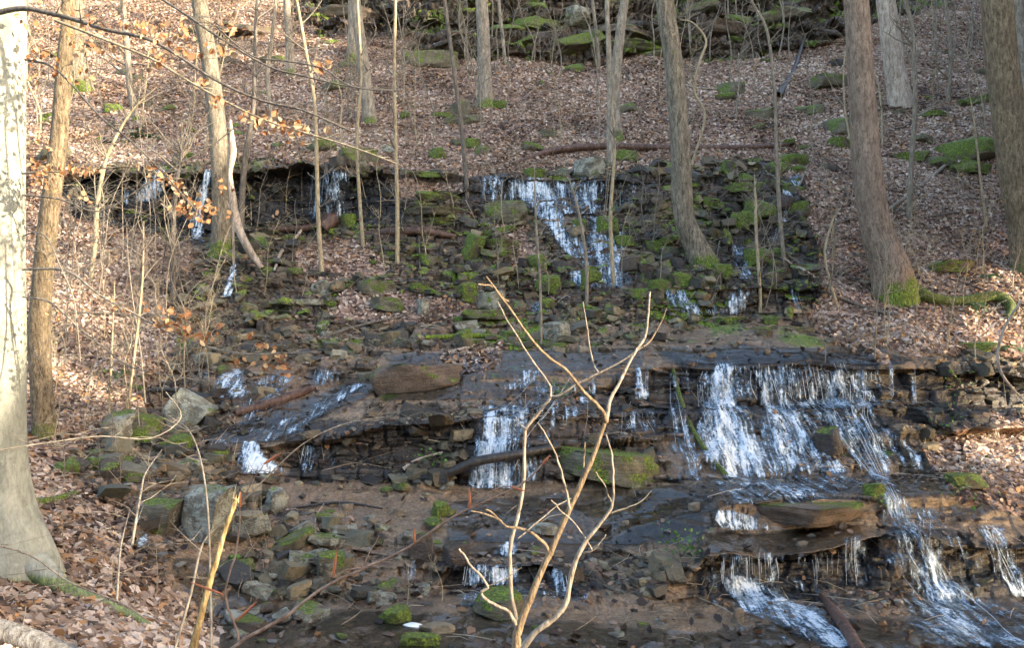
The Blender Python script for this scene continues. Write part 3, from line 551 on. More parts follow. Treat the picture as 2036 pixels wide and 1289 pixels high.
ROCKS = [
 ('boulder',270,852,115,58,'round','r_some','long boulder with a bright moss cap beside the white-crusted boulder',8),
 ('boulder',365,826,100,82,'block','r_grey','boulder with a white lichen crust along its tilted top edge',28),
 ('boulder',355,886,62,44,'round','r_moss','round moss-covered rock below the white-crusted boulder',0),
 ('boulder',312,1035,92,76,'block','r_some','squat mossy boulder left of the tall grey block',0),
 ('boulder',405,1030,105,120,'block','r_grey','tall grey block with moss on its left flank by the pool',0),
 ('rock',549,996,46,52,'block','r_grey','pale lichened rock with a moss patch on its shoulder',0),
 ('rock',128,933,58,26,'round','r_moss','low mossy cushion of rock beside the beech trunk',0),
 ('rock',232,919,58,22,'slab','r_moss','flat mossy rock right of the mossy cushion on the left bank',0),
 ('rock',185,922,60,26,'round','r_moss','dark mossy stone between two flat mossy rocks on the left bank',0),
 ('rock_shelf',1610,1020,262,44,'slab','r_shelf','broad brown overhanging slab above the lower curtain fall',0),
 ('rock_shelf',1215,925,215,84,'slab','r_some','wide ledge block with a thick moss cushion at its left end',4),
 ('rock_shelf',835,752,165,62,'slab','r_shelf','flat tilted slab with green moss at its left corner',-6),
 ('boulder',1008,420,92,50,'round','r_some','dark domed boulder in front of the upper waterfall',0),
 ('boulder',1168,334,64,44,'block','r_grey','square grey boulder perched on the lip of the upper waterfall',0),
 ('boulder',708,308,80,38,'slab','r_some','layered rock on the ledge above the second dark overhang',0),
 ('rock',770,296,28,20,'round','r_grey','small smooth grey rock on the leaves above the ledge',0),
 ('boulder',638,574,52,38,'block','r_grey','sharp-edged grey rock standing alone on the leafy bank',0),
 ('rock',605,601,80,16,'slab','r_grey','thin grey slab lying below the sharp-edged rock',0),
 ('boulder',940,492,46,66,'block','r_moss','upright leaning mossy stone in the middle of the slope',18),
 ('rock',945,528,50,30,'round','r_wet','wet dark rock at the foot of the upright mossy stone',0),
 ('rock',985,458,85,18,'slab','r_moss','mossy slab tilted up beside the upright stone',-12),
 ('rock',1000,485,70,20,'slab','r_moss','second mossy slab under the tilted one',4),
 ('rock',742,571,84,30,'slab','r_some','flat green-topped rock in the leafy rubble, upper of a pair',0),
 ('rock',768,602,90,34,'slab','r_some','flat green-topped rock in the leafy rubble, lower of a pair',4),
 ('rock',840,611,28,42,'block','r_grey','small upright grey rock beside the pair of flat mossy rocks',0),
 ('rock',832,572,46,20,'slab','r_moss','thin mossy rock behind the small upright grey rock',0),
 ('rock',928,582,52,44,'round','r_moss','bright mossy hump behind the tip of the foreground shrub',0),
 ('rock',972,600,62,44,'block','r_grey','grey rock just right of the bright mossy hump',0),
 ('rock',960,625,90,24,'slab','r_some','long low slab under the shrub tip',2),
 ('rock',915,640,56,26,'round','r_moss','mossy cushion rock below the long low slab',0),
 ('rock',925,678,40,48,'block','r_some','leaning brown rock at the back of the flat shelf',-14),
 ('boulder',1111,661,62,46,'block','r_grey','pointed pale boulder on the shelf behind the shrub',0),
 ('rock',1098,690,58,22,'slab','r_moss','mossy flat rock at the foot of the pointed pale boulder',0),
 ('rock',1092,566,58,44,'round','r_moss','bright green domed rock left of the middle cascade',0),
 ('rock',1176,550,42,34,'round','r_moss','mossy rock splitting the middle cascade',0),
 ('rock',1208,450,46,50,'round','r_moss','upright bright mossy rock between the two upper streams',0),
 ('rock',1242,480,44,28,'round','r_moss','small mossy dome right of the upper streams',0),
 ('rock',1306,428,62,40,'slab','r_moss','mossy slab leaning against the slope left of the curved tree',-30),
 ('rock',1308,492,50,34,'round','r_moss','mossy rock at the left foot of the curved tree',0),
 ('rock',1288,553,38,24,'round','r_moss','little moss dome above the middle shelf',0),
 ('rock',1270,580,66,22,'slab','r_some','flat rock edge below the little moss dome',0),
 ('rock',1472,440,46,44,'round','r_moss','large mossy stone right of the curved tree',0),
 ('rock',1508,512,58,42,'round','r_moss','brightest green mossy rock in the right stream',0),
 ('rock',1472,372,64,26,'slab','r_moss','mossy slab on the ledge above the right stream',-8),
 ('rock',1440,540,44,34,'round','r_moss','mossy rock just left of the brightest green one',0),
 ('rock',1355,560,54,38,'round','r_moss','mossy rock under the roots of the curved tree',0),
 ('rock',1452,638,62,20,'slab','r_moss','low mossy rock at the back edge of the main fall shelf',0),
 ('rock',1534,641,32,24,'block','r_moss','small mossy wedge at the back edge of the shelf',0),
 ('rock',1523,660,42,20,'block','r_some','brown stone lying on the shelf above the main fall',0),
 ('rock',1590,655,60,14,'slab','r_some','thin stone slab at the right of the shelf above the main fall',6),
 ('boulder',993,1205,115,52,'round','r_some','rounded brown boulder in the pool behind the shrub stems',0),
 ('rock',1083,1052,64,24,'slab','r_grey','flat stone resting on the orange bedrock behind the shrub',0),
 ('rock',487,1131,40,34,'round','r_moss','small green mossy rock left of the slab pile',0),
 ('rock',645,1075,80,20,'slab','r_grey','top slab of the tumbled grey slab pile',8),
 ('rock',575,1085,110,28,'slab','r_some','long mossy slab leaning in the slab pile',-24),
 ('rock',620,1110,90,22,'slab','r_grey','tilted grey slab in the middle of the slab pile',-12),
 ('rock',600,1055,64,36,'slab','r_grey','rough grey slab at the left end of the slab pile',-28),
 ('rock',655,1130,56,60,'block','r_some','mossy block at the right foot of the slab pile',0),
 ('rock',590,1125,46,50,'block','r_grey','lichened block propped under the slab pile',10),
 ('rock',520,1180,68,30,'slab','r_grey','speckled slab lying flat below the slab pile',14),
 ('rock',675,1050,90,18,'slab','r_grey','long flat stone lying behind the slab pile',0),
 ('rock',500,1050,80,44,'slab','r_grey','pale stone left of the slab pile with white lichen',-18),
 ('rock',786,1228,72,34,'round','r_moss','moss clump rock standing in the lower stream',0),
 ('rock',838,1277,74,26,'slab','r_moss','bright mossy slab at the bottom edge of the stream',0),
 ('rock',876,1015,38,36,'block','r_moss','mossy stone on the orange bedrock left of the shrub',0),
 ('rock',835,1095,58,62,'block','r_wet','dark upright rock left of the lower curtain of water',-20),
 ('rock',905,1110,60,56,'block','r_wet','wet dark block beside the dark upright rock',0),
 ('rock',1655,885,60,68,'block','r_wet','black wet rock dividing the main cascade',0),
 ('rock',1737,978,44,34,'block','r_moss','small mossy rock on top of the broad overhanging slab',0),
 ('rock',1922,958,80,32,'round','r_moss','mossy mound on the right bank below the dark layered wall',0),
 ('boulder',1930,300,112,62,'round','r_moss','large mossy boulder on the right slope',-12),
 ('rock',1812,308,84,26,'slab','r_moss','flat mossy rock left of the large mossy boulder',-6),
 ('rock',1930,335,100,24,'slab','r_moss','mossy ledge stone under the large mossy boulder',0),
 ('rock',1452,176,62,30,'block','r_some','grey-green boulder half sunk in leaves high on the slope',0),
 ('rock',1625,218,38,26,'round','r_some','round green-tinged rock right of the half sunk boulder',0),
 ('rock',1655,160,86,34,'slab','r_some','dark ledge stone behind the big straight tree',0),
 ('rock',1945,688,80,22,'slab','r_moss','flat stone with a bright moss top under the fern on the right',0),
 ('rock',1940,200,70,20,'slab','r_moss','mossy flat stone behind the rightmost trunk',-10),
 ('rock',1855,225,60,16,'slab','r_moss','narrow mossy stone near the broken tree',-6),
 ('rock',1900,530,110,28,'slab','r_moss','mossy ledge behind the root of the largest right tree',-3),
 ('rock',785,505,50,20,'slab','r_some','flat stone half buried in leaves below the fallen red log',0),
 ('boulder',850,118,120,44,'slab','r_some','low mossy outcrop left of the upper cliff',0),
 ('rock',915,215,50,34,'round','r_some','mossy rock left of the tall straight tree',0),
 ('rock',925,238,70,22,'slab','r_some','flat rock below the tall straight tree',-5),
 ('rock',990,208,44,22,'round','r_moss','mossy root mound right of the tall straight tree',0),
 ('rock',805,228,22,18,'round','r_moss','tiny moss dome on the upper leafy slope',0),
 ('rock',870,305,34,28,'round','r_moss','bright moss dome among leaves above the ledge',0),
 ('rock',935,285,36,26,'round','r_moss','bright moss dome behind the leaning grey sapling',0),
 ('rock',960,300,30,24,'block','r_some','brown rock right of the leaning grey sapling',0),
 ('rock',1090,265,44,20,'slab','r_some','flat rock in the leaves above the rusty log',0),
 ('rock',1240,310,60,30,'round','r_moss','mossy rock under the left end of the rusty log',0),
 ('rock',1060,345,50,22,'slab','r_moss','moss-topped slab on the lip left of the square boulder',0),
 ('rock',850,345,100,16,'slab','r_moss','long mossy slab on the ledge right of the overhang',0),
 ('rock',880,395,120,20,'slab','r_moss','green mossy ledge stone below the patch of leaves',2),
 ('rock',870,420,130,18,'slab','r_some','dark mossy ledge stone, second from the leaf patch',0),
 ('rock',880,442,120,16,'slab','r_moss','lowest green ledge stone of the stepped stack',0),
 ('rock',690,440,44,34,'round','r_moss','bright moss hump beside the rotten stump',0),
 ('boulder',1150,30,90,44,'block','r_grey','square block on top of the upper cliff',0),
 ('boulder',1230,62,150,24,'slab','r_shelf','long ledge of the upper cliff between thin trunks',0),
 ('boulder',1060,50,110,26,'slab','r_moss','mossy ledge at the left of the upper cliff',0),
 ('boulder',1420,60,160,24,'slab','r_shelf','mossy ledge at the right of the upper cliff',-6),
 ('boulder',1270,95,140,20,'slab','r_moss','lowest mossy ledge of the upper cliff',0),
 ('boulder',1380,20,90,40,'block','r_wet','dark shadowed block at the top of the cliff',0),
 ('boulder',1560,30,120,24,'slab','r_some','tilted dark slab high on the right of the cliff',-14),
 ('boulder',700,30,150,24,'slab','r_shelf','long brown outcrop at the top behind thin trees',3),
 ('boulder',500,62,160,20,'slab','r_shelf','flat outcrop in the leaves at the upper left',0),
]
for r in ROCKS:
    nm, px, py, w, h, kd, mt, lab, ty = r
    rockat(nm, px, py, w, h, kd, mt, lab, tilt=(0, ty))
def rubble(n, region, wr, asp, kinds, mats, name, label, group, seed, filt=None):
    R = random.Random(seed); c = 0; t = 0
    while c < n and t < n*40:
        t += 1
        x = R.uniform(region[0], region[2]); y = R.uniform(region[1], region[3]); i, j = hit(x, y)
        if not (.3 if filt is None else filt[0]) <= rock[i, j] <= (2 if filt is None else filt[1]) or NRM[i, j, 2] < .3: continue
        d = P[i, j, 1]; w = R.uniform(*wr)*R.choice((.6, 1, 1, 1.4)); kd = R.choice(kinds)
        h = w*R.uniform(*asp)
        o = rockat(name, x, y-h*F/d*.25, w*F/d, h*F/d, kd, R.choice(mats), label, group, rz=R.uniform(0, 360), tilt=(R.uniform(-14, 14), R.uniform(-16, 16)), depth=R.uniform(.7, 1.1), fine=False)
        c += 1
rubble(26, (1400,318,1640,450), (.16,.42), (.35,.7), ('round','block','slab'), ('r_moss','r_moss','r_some','r_wet'), 'mossy_rock', 'mossy rock in the trickling rubble right of the curved tree', 'mossy rocks right of the curved tree', 10, (.3, 2))
rubble(62, (400,950,900,1285), (.10,.24), (.2,.5), ('slab','block'), ('r_grey','r_some','r_shelf','r_grey'), 'flat_stone', 'loose angular grey stone in the rubble of the lower left stream', 'loose stones in the lower left stream', 1)
rubble(44, (1060,440,1600,630), (.14,.32), (.4,.8), ('round','block'), ('r_moss','r_moss','r_some','r_wet'), 'mossy_rock', 'mossy rock tumbled in the steep middle streams on the right', 'mossy rocks in the middle streams', 2)
rubble(36, (640,550,1060,690), (.12,.3), (.25,.6), ('slab','block'), ('r_some','r_moss','r_wet','r_grey'), 'flat_stone', 'stone in the leafy rubble behind the central shelf', 'stones in the central rubble', 3)
rubble(30, (120,700,460,960), (.14,.34), (.3,.6), ('slab','block'), ('r_some','r_grey','r_wet'), 'flat_stone', 'stone tumbled around the white-crusted boulder on the left', 'stones round the left boulders', 4)
rubble(26, (1000,640,1750,700), (.08,.22), (.2,.45), ('slab','block'), ('r_some','r_tan','r_wet','r_shelf'), 'flat_stone', 'stone lying at the back of the shelf above the main fall', 'stones on the shelf', 5)
rubble(26, (1400,100,2036,345), (.25,.75), (.25,.5), ('slab','slab','round'), ('r_some','r_moss','r_some','r_wet'), 'mossy_rock', 'mossy rock outcropping from the leaves on the upper right slope', 'mossy outcrop rocks on the upper right slope', 61, (0, .4))
rubble(22, (60,40,700,300), (.3,.8), (.2,.4), ('slab','slab','round'), ('r_some','r_moss','r_some','r_wet'), 'mossy_rock', 'flat mossy rock in the leaves of the upper left slope', 'flat rocks on the upper left slope', 62, (0, .4))
rubble(30, (50,140,2000,330), (.18,.5), (.3,.6), ('round','slab'), ('r_some','r_moss','r_moss'), 'mossy_rock', 'rock half buried in fallen leaves on the upper slope', 'rocks on the upper leafy slope', 6, (0, .4))
rubble(26, (380,470,1060,560), (.14,.34), (.3,.6), ('slab','block'), ('r_wet','r_some','r_moss'), 'flat_stone', 'dark stone below the upper dark overhang', 'stones below the overhang', 7, (0, 2))
rubble(22, (900,1000,1420,1280), (.07,.16), (.25,.5), ('slab','block'), ('r_tan','r_grey','r_shelf'), 'flat_stone', 'small pale stone on the orange bedrock near the shrub', 'small stones near the shrub', 8)
rubble(60, (860,-10,1650,118), (.4,1.2), (.16,.3), ('slab','slab','block'), ('r_some','r_moss','r_wet','r_wet','r_shelf'), 'ledge_block', 'block of layered mossy rock in the cliff at the top', 'blocks of the upper cliff', 9, (.3, 2))
for (x, y, w, h) in ((1025,1033,0,0),(790,1020,28,16),(740,1040,20,14),(1410,715-8,26,12),(1525,700,14,12),(1318,1236,20,16),(1245,1043,18,12),(1270,1165,28,12),(1382,1012,26,22),(1595,1083,24,12),(1468,1228,26,34),(498,1008,24,18),(320,930,22,14),(345,945,30,16),(690,1010,24,16)):
    if w: rockat('stone', x, y, w, h, 'block', 'r_tan', 'pale yellow broken stone lying on wet rock', 'pale yellow broken stones', fine=False)
# gravel and chips too many to count
def gravel():
    mb = MB(); v0, f0 = ico(1); r = np.random.default_rng(12)
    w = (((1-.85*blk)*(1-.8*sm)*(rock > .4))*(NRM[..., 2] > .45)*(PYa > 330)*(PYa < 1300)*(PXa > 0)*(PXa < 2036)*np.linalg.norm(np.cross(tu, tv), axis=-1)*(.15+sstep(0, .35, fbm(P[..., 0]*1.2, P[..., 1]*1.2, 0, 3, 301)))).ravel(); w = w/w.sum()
    ks = r.choice(len(w), 9000, p=w)
    Cc = P.reshape(-1, 3)[ks]; s = .012+.06*r.random(len(ks))**2.2
    for c, q in zip(Cc, s):
        v = v0*r.uniform(.6, 1.1, (len(v0), 1))*np.array([1, r.uniform(.6, 1), r.uniform(.25, .6)])*q
        a = r.uniform(0, 6.28); ca, sa = math.cos(a), math.sin(a)
        v = v@np.array([[ca, sa, 0], [-sa, ca, 0], [0, 0, 1]])
        t = LC[r.integers(0, 4)]*r.uniform(.5, 1.2) if r.random() < .6 else np.array([.13, .12, .1])*r.uniform(.4, 2)
        mb.add(v+c, f0, tint=t)
    tag(build(mb, 'gravel', M['leaf'], smooth=False), 'small chips and gravel scattered over the wet bedrock', 'gravel', kind='stuff')
gravel()

FALLS = [
 ([(1540,944,440),(1560,972,420),(1500,1008,260)], 'rippling run over the steps between the main waterfall and the lower curtain', .42, 0),
 ([(1790,1010,120),(1840,1080,220),(1900,1180,300),(1950,1290,330)], 'wide wet sheet either side of the long lower right cascade', .26, 0),
 ([(1500,1150,240),(1560,1200,300),(1620,1292,330)], 'broad rippled sheet around the white runout', .26, 0),
 ([(1130,740,200),(1090,800,220),(1040,870,200),(1000,965,190)], 'faint veil surrounding the central cascade', .32, 10),
 ([(1170,430,150),(1190,500,130),(1210,575,120)], 'scattered rivulets beside the cascade past the upright mossy rock', .45, 0),
 ([(1460,570,190),(1420,628,210)], 'wet spill linking the small falls at the back of the shelf', .16, 6),
 ([(600,745,230),(560,800,240),(520,870,200)], 'shallow rippling water over the left bedrock steps', .22, 0),
 ([(1665,796,210),(1655,814,220)], 'white line of foam where the right curtain lands on the mid ledge', .62, 0),
 ([(1545,722,430),(1550,765,440),(1560,800,450)], 'faint film of water down the whole dark wall of the main waterfall', .16, 30),
 ([(1545,806,420),(1570,870,460),(1610,944,480)], 'broken frothy apron below the dark wall of the main waterfall', .24, 0),
 ([(1110,350,330),(1110,428,340)], 'faint film of water over the whole upper waterfall ledge', .1, 14),
 ([(1900,1190,260),(1960,1290,300)], 'thin rippling runoff in the bottom right corner', .34, 0),
 ([(1020,1170,300),(1040,1215,330)], 'thin spread of water below the short curtains at bottom centre', .3, 0),
 ([(328,334,20),(305,362,40),(288,402,56)], 'sunlit white fall left of the trunk with mossy roots, widest on the far left ledge', .95, 10),
 ([(254,362,10),(250,412,16)], 'faint narrow trickle at the left end of the far ledge', .55, 3),
 ([(416,338,14),(403,385,22),(390,440,26),(395,482,24)], 'narrow bluish fall just left of the trunk with mossy roots', .85, 6),
 ([(655,338,80),(650,380,84),(648,436,84)], 'split thin fall over the dark overhang right of the trunk', .5, 20),
 ([(980,350,50),(982,402,66)], 'leftmost thin curtain of the upper waterfall', .62, 8),
 ([(1026,358,44),(1028,402,54)], 'white curtain beside the brightest upper chute', .72, 8),
 ([(1064,352,44),(1072,392,70),(1090,425,62),(1112,455,46),(1138,490,50),(1160,514,56)], 'brightest upper chute tumbling down past the domed boulder', .95, 10),
 ([(1146,360,116),(1150,426,112)], 'wide streaky curtain in the middle of the upper waterfall', .66, 22),
 ([(1192,432,36),(1190,470,34),(1206,500,70),(1218,536,50),(1222,574,40)], 'cascade dropping past the upright mossy rock', .85, 6),
 ([(1252,362,54),(1244,420,44)], 'thin right-hand trickles of the upper waterfall', .24, 8),
 ([(1145,540,26),(1150,572,30)], 'tiny fall left of the rock splitting the middle cascade', .8, 3),
 ([(1110,590,40),(1080,606,54),(1070,628,52)], 'small spill onto the shelf behind the shrub', .5, 3),
 ([(1590,340,20),(1572,380,40),(1556,420,26),(1545,480,24)], 'thin stream high on the right beside saplings', .7, 3),
 ([(1462,486,26),(1474,520,34),(1486,556,34)], 'little stream beside the brightest green rock', .75, 3),
 ([(1345,578,54),(1352,600,50),(1374,628,70)], 'small fall at the foot of the curved tree', .6, 6),
 ([(1478,578,44),(1464,600,46),(1452,628,60)], 'small white fall onto the back of the shelf', .62, 6),
 ([(1576,574,14),(1582,596,14),(1592,630,18)], 'single narrow spout at the right back of the shelf', .55, 4),
 ([(458,736,46),(460,760,66),(458,794,90)], 'bright fan-shaped fall on the left behind the log', .85, 14),
 ([(405,738,34),(408,758,30)], 'small dribble left of the fan-shaped fall', .5, 3),
 ([(560,738,60),(556,768,60)], 'faint fall right of the fan-shaped fall', .45, 6),
 ([(648,734,60),(642,766,66)], 'broken fall over the small step left of the flat slab', .6, 8),
 ([(716,764,22),(672,790,50),(626,820,66),(560,856,84),(516,882,44)], 'shallow water sliding down the tilted bedrock on the left', .5, 0),
 ([(498,880,30),(500,910,50),(530,944,110)], 'white fall at the foot of the tilted bedrock', .9, 8),
 ([(630,884,70),(624,944,80)], 'thin veil on the dark wall left of centre', .34, 10),
 ([(450,872,60),(446,892,70)], 'small spill on the left side of the stream', .42, 3),
 ([(1062,738,90),(1020,776,60)], 'upper step of the central cascade behind the shrub fork', .62, 10),
 ([(1000,808,90),(1000,850,108),(988,910,96),(985,974,120)], 'central cascade ending at the black log', .85, 24),
 ([(1276,730,46),(1276,796,44)], 'pair of thin streams left of the main fall', .5, 8),
 ([(1262,812,120),(1260,862,130)], 'faint water on the wall left of the main fall', .34, 10),
 ([(1340,742,20),(1342,800,30),(1352,860,46),(1378,962,96)], 'leftmost run of the main waterfall beside the mossy pole', .5, 8),
 ([(1440,724,40),(1434,770,44),(1432,806,72),(1440,860,110),(1472,915,140),(1500,952,170)], 'brightest chute of the main waterfall, left of its middle', 1.0, 24),
 ([(1402,740,34),(1408,800,44),(1418,860,60)], 'twin streams just left of the brightest chute', .45, 10),
 ([(1522,732,50),(1540,792,64),(1560,850,84),(1590,900,104),(1620,946,150)], 'middle chute of the main waterfall', .76, 22),
 ([(1600,732,120),(1610,796,124),(1640,830,60)], 'thin curtain between the middle and right chutes', .3, 26),
 ([(1678,738,130),(1676,798,150),(1696,850,110),(1724,905,90),(1748,950,60),(1776,1000,44),(1782,1030,44)], 'right-hand chute of the main waterfall running down to the lower step', .62, 34),
 ([(1740,850,60),(1790,890,60),(1838,940,60)], 'thin runs fanning out to the right of the main waterfall', .34, 0),
 ([(1771,722,9),(1773,798,14)], 'thin isolated spout right of the main curtain', .6, 4),
 ([(1815,736,8),(1818,806,14)], 'rightmost isolated spout on the layered wall', .5, 4),
 ([(1548,966,200),(1520,988,60)], 'low spill over the step behind the broad slab', .34, 8),
 ([(1446,1018,36),(1468,1038,100),(1500,1058,140)], 'churning white pool above the lower curtain', .95, 0),
 ([(1488,1101,160),(1488,1168,160)], 'lower curtain of clear glassy streams under the tan ledge', .48, 60),
 ([(1440,1146,90),(1475,1172,130),(1530,1206,150),(1600,1246,110),(1680,1292,100)], 'white runout rushing below the lower curtain', .88, 0),
 ([(1632,1096,90),(1634,1170,90)], 'dripping threads under the broad slab', .16, 20),
 ([(1694,1068,60),(1694,1120,70),(1700,1168,90)], 'sparkling fall at the right end of the broad slab', .4, 18),
 ([(1784,992,44),(1790,1036,60),(1800,1060,80),(1816,1104,90),(1856,1164,120),(1918,1226,150),(1990,1292,170)], 'long cascade down the lower right rocks', .68, 16),
 ([(1966,1048,50),(1980,1090,60),(2004,1140,70),(2026,1190,60)], 'small fall at the lower right corner', .7, 8),
 ([(1855,1030,70),(1850,1090,70)], 'dribbles beside the long cascade', .35, 8),
 ([(1010,1080,44),(990,1112,66)], 'small twin spill above the central curtain', .5, 5),
 ([(970,1126,130),(964,1168,140)], 'short even curtain left of the shrub stems', .62, 26),
 ([(1104,1134,40),(1110,1190,64)], 'small white fall right of the shrub stems', .6, 8),
 ([(286,1050,16),(284,1074,26),(292,1098,50)], 'small white spill between boulders at the lower left', .66, 0),
 ([(812,1118,28),(812,1162,34)], 'little fall left of the dark upright rock', .35, 5),
 ([(1225,870,10),(1345,880,40),(1380,960,50)], 'trickle round the right end of the wide ledge block', .3, 0),
 ([(470,525,16),(462,560,22),(450,592,30)], 'trickle under the trunk with mossy roots', .7, 3),
 ([(918,500,12),(915,540,18)], 'thread of water left of the upright mossy stone', .4, 2),
]
def m_rubble():
    m, nt = newmat('broken_shale'); n = N(nt)
    g = n('ShaderNodeNewGeometry'); pos = g.outputs['Position']; nz_ = sep(n, g.outputs['Normal'])[2]
    t = n('ShaderNodeAttribute', attribute_name='tint').outputs['Vector']; mo = sep(n, n('ShaderNodeAttribute', attribute_name='damp').outputs['Vector'])
    nz = n.noise(pos, 14, 6, .7); f = n.noise(pos, 50, 4, .7)
    c = n.mix(n.mr(nz, .35, .65), (.01, .01, .01), t)
    c = n.mix(n.mr(nz, .3, .55, .0, 1), n.mix(.6, t, (.01, .01, .01)), t)
    mf = n.math('ADD', n.math('ADD', n.math('MULTIPLY', nz_, .4), n.math('MULTIPLY', n.math('SUBTRACT', n.noise(pos, 5, 5, .6), .5), 2.5)), mo[0])
    c = n.mix(n.mr(mf, .75, .9), c, n.ramp(f, MOSSR))
    bp = n('ShaderNodeBump', {'Height': n.math('ADD', nz, f), 'Strength': .8, 'Distance': .02})
    n.out(n('ShaderNodeBsdfPrincipled', {'Base Color': c, 'Roughness': n.mr(mo[1], 0, 1, .75, .25), 'Normal': bp.outputs[0]}).outputs[0]); return m
def broken():
    r = np.random.default_rng(77); mat = m_rubble()
    A = np.linalg.norm(np.cross(tu, tv), axis=-1)
    cl = sstep(-.15, .3, fbm(P[..., 0]*1.1, P[..., 1]*1.1, P[..., 2], 3, 311))
    dn = (.12+cl)*(1-.93*sm)*(rock > .35)*(NRM[..., 2] > .3)*(PYa > 318)*(PYa < 1330)*(PXa > 20)*(PXa < 2060)
    for pl, k in (([(1290,640),(1780,640),(1780,740),(1290,740)], .12), ([(740,965),(1420,960),(1420,1110),(740,1100)], .12), ([(900,1180),(2060,1180),(2060,1340),(900,1340)], .15), ([(1320,715),(1830,715),(1830,960),(1320,960)], .2), ([(1400,960),(2060,960),(2060,1180),(1400,1180)], .35), ([(740,690),(1300,690),(1300,800),(740,800)], .4),
        ([(400,940),(900,960),(880,1180),(700,1200),(430,1190)], 1.7), ([(330,1060),(480,1100),(520,1190),(900,1190),(900,1340),(330,1340)], .12), ([(640,430),(1640,400),(1640,640),(640,650)], 2.4), ([(120,690),(460,690),(460,960),(120,960)], 1.8), ([(1380,318),(1640,318),(1640,450),(1380,450)], 2.2)):
        dn = np.where(inpoly(PXa, PYa, pl), dn*k, dn)
    for pth, lab, den, st in FALLS:
        if den < .28: continue
        for (x1, y1, w1), (x2, y2, w2) in zip(pth[:-1], pth[1:]):
            dn = np.where(inpoly(PXa, PYa, [(x1-w1*.55, y1-8), (x1+w1*.55, y1-8), (x2+w2*.55, y2+6), (x2-w2*.55, y2+6)]), dn*.12, dn)
    w = (A*dn).ravel(); w /= w.sum()
    for sub, cnt, lo, hi, flat in ((3, 1500, .06, .19, True), (2, 5200, .025, .08, True)):
        shapes = []; bv, bf = ico(sub)
        for k in range(14):
            v = bv*1.25; rr = np.random.default_rng(900+k+sub*50)
            for _ in range(9):
                a = rr.normal(size=3); a[2] *= .35; a /= np.linalg.norm(a); v = v-np.maximum(v@a-rr.uniform(.5, .9), 0)[:, None]*a
            for a, d in (((.1*rr.normal(), .1*rr.normal(), 1), .42), ((0, .1*rr.normal(), -1), .4)):
                a = np.array(a); a /= np.linalg.norm(a); v = v-np.maximum(v@a-d, 0)[:, None]*a
            shapes.append(v*(1+.05*fbm(v[:, 0]*4+k, v[:, 1]*4, v[:, 2]*4, 2, k)[:, None]))
        mb = MB(); ks = r.choice(len(w), cnt, p=w); Pf = P.reshape(-1, 3)[ks]; ww = blk.ravel()[ks]; pyf = NPY.ravel()[ks]
        for c, b, py in zip(Pf, ww, pyf):
            q = lo+(hi-lo)*r.random()**1.8; v = shapes[r.integers(0, 14)]*np.array([q, q*r.uniform(.6, 1), q*r.uniform(.45, 1.1)])
            e = Euler((r.normal()*.22, r.normal()*.22, r.uniform(0, 6.28))).to_matrix(); v = v@np.array(e).T+c+np.array([0, 0, q*r.uniform(-.1, .25)])
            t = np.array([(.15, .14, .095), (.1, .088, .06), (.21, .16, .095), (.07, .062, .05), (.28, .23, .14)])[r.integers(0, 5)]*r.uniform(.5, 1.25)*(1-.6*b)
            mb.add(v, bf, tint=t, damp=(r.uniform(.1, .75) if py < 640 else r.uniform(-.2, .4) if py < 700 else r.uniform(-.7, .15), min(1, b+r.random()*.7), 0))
        tag(build(mb, 'broken_rock', mat, smooth=False), 'broken shale chunks littering the wet ledges' if sub == 3 else 'small broken shale pieces between the larger chunks', 'broken rock', kind='stuff')
broken()
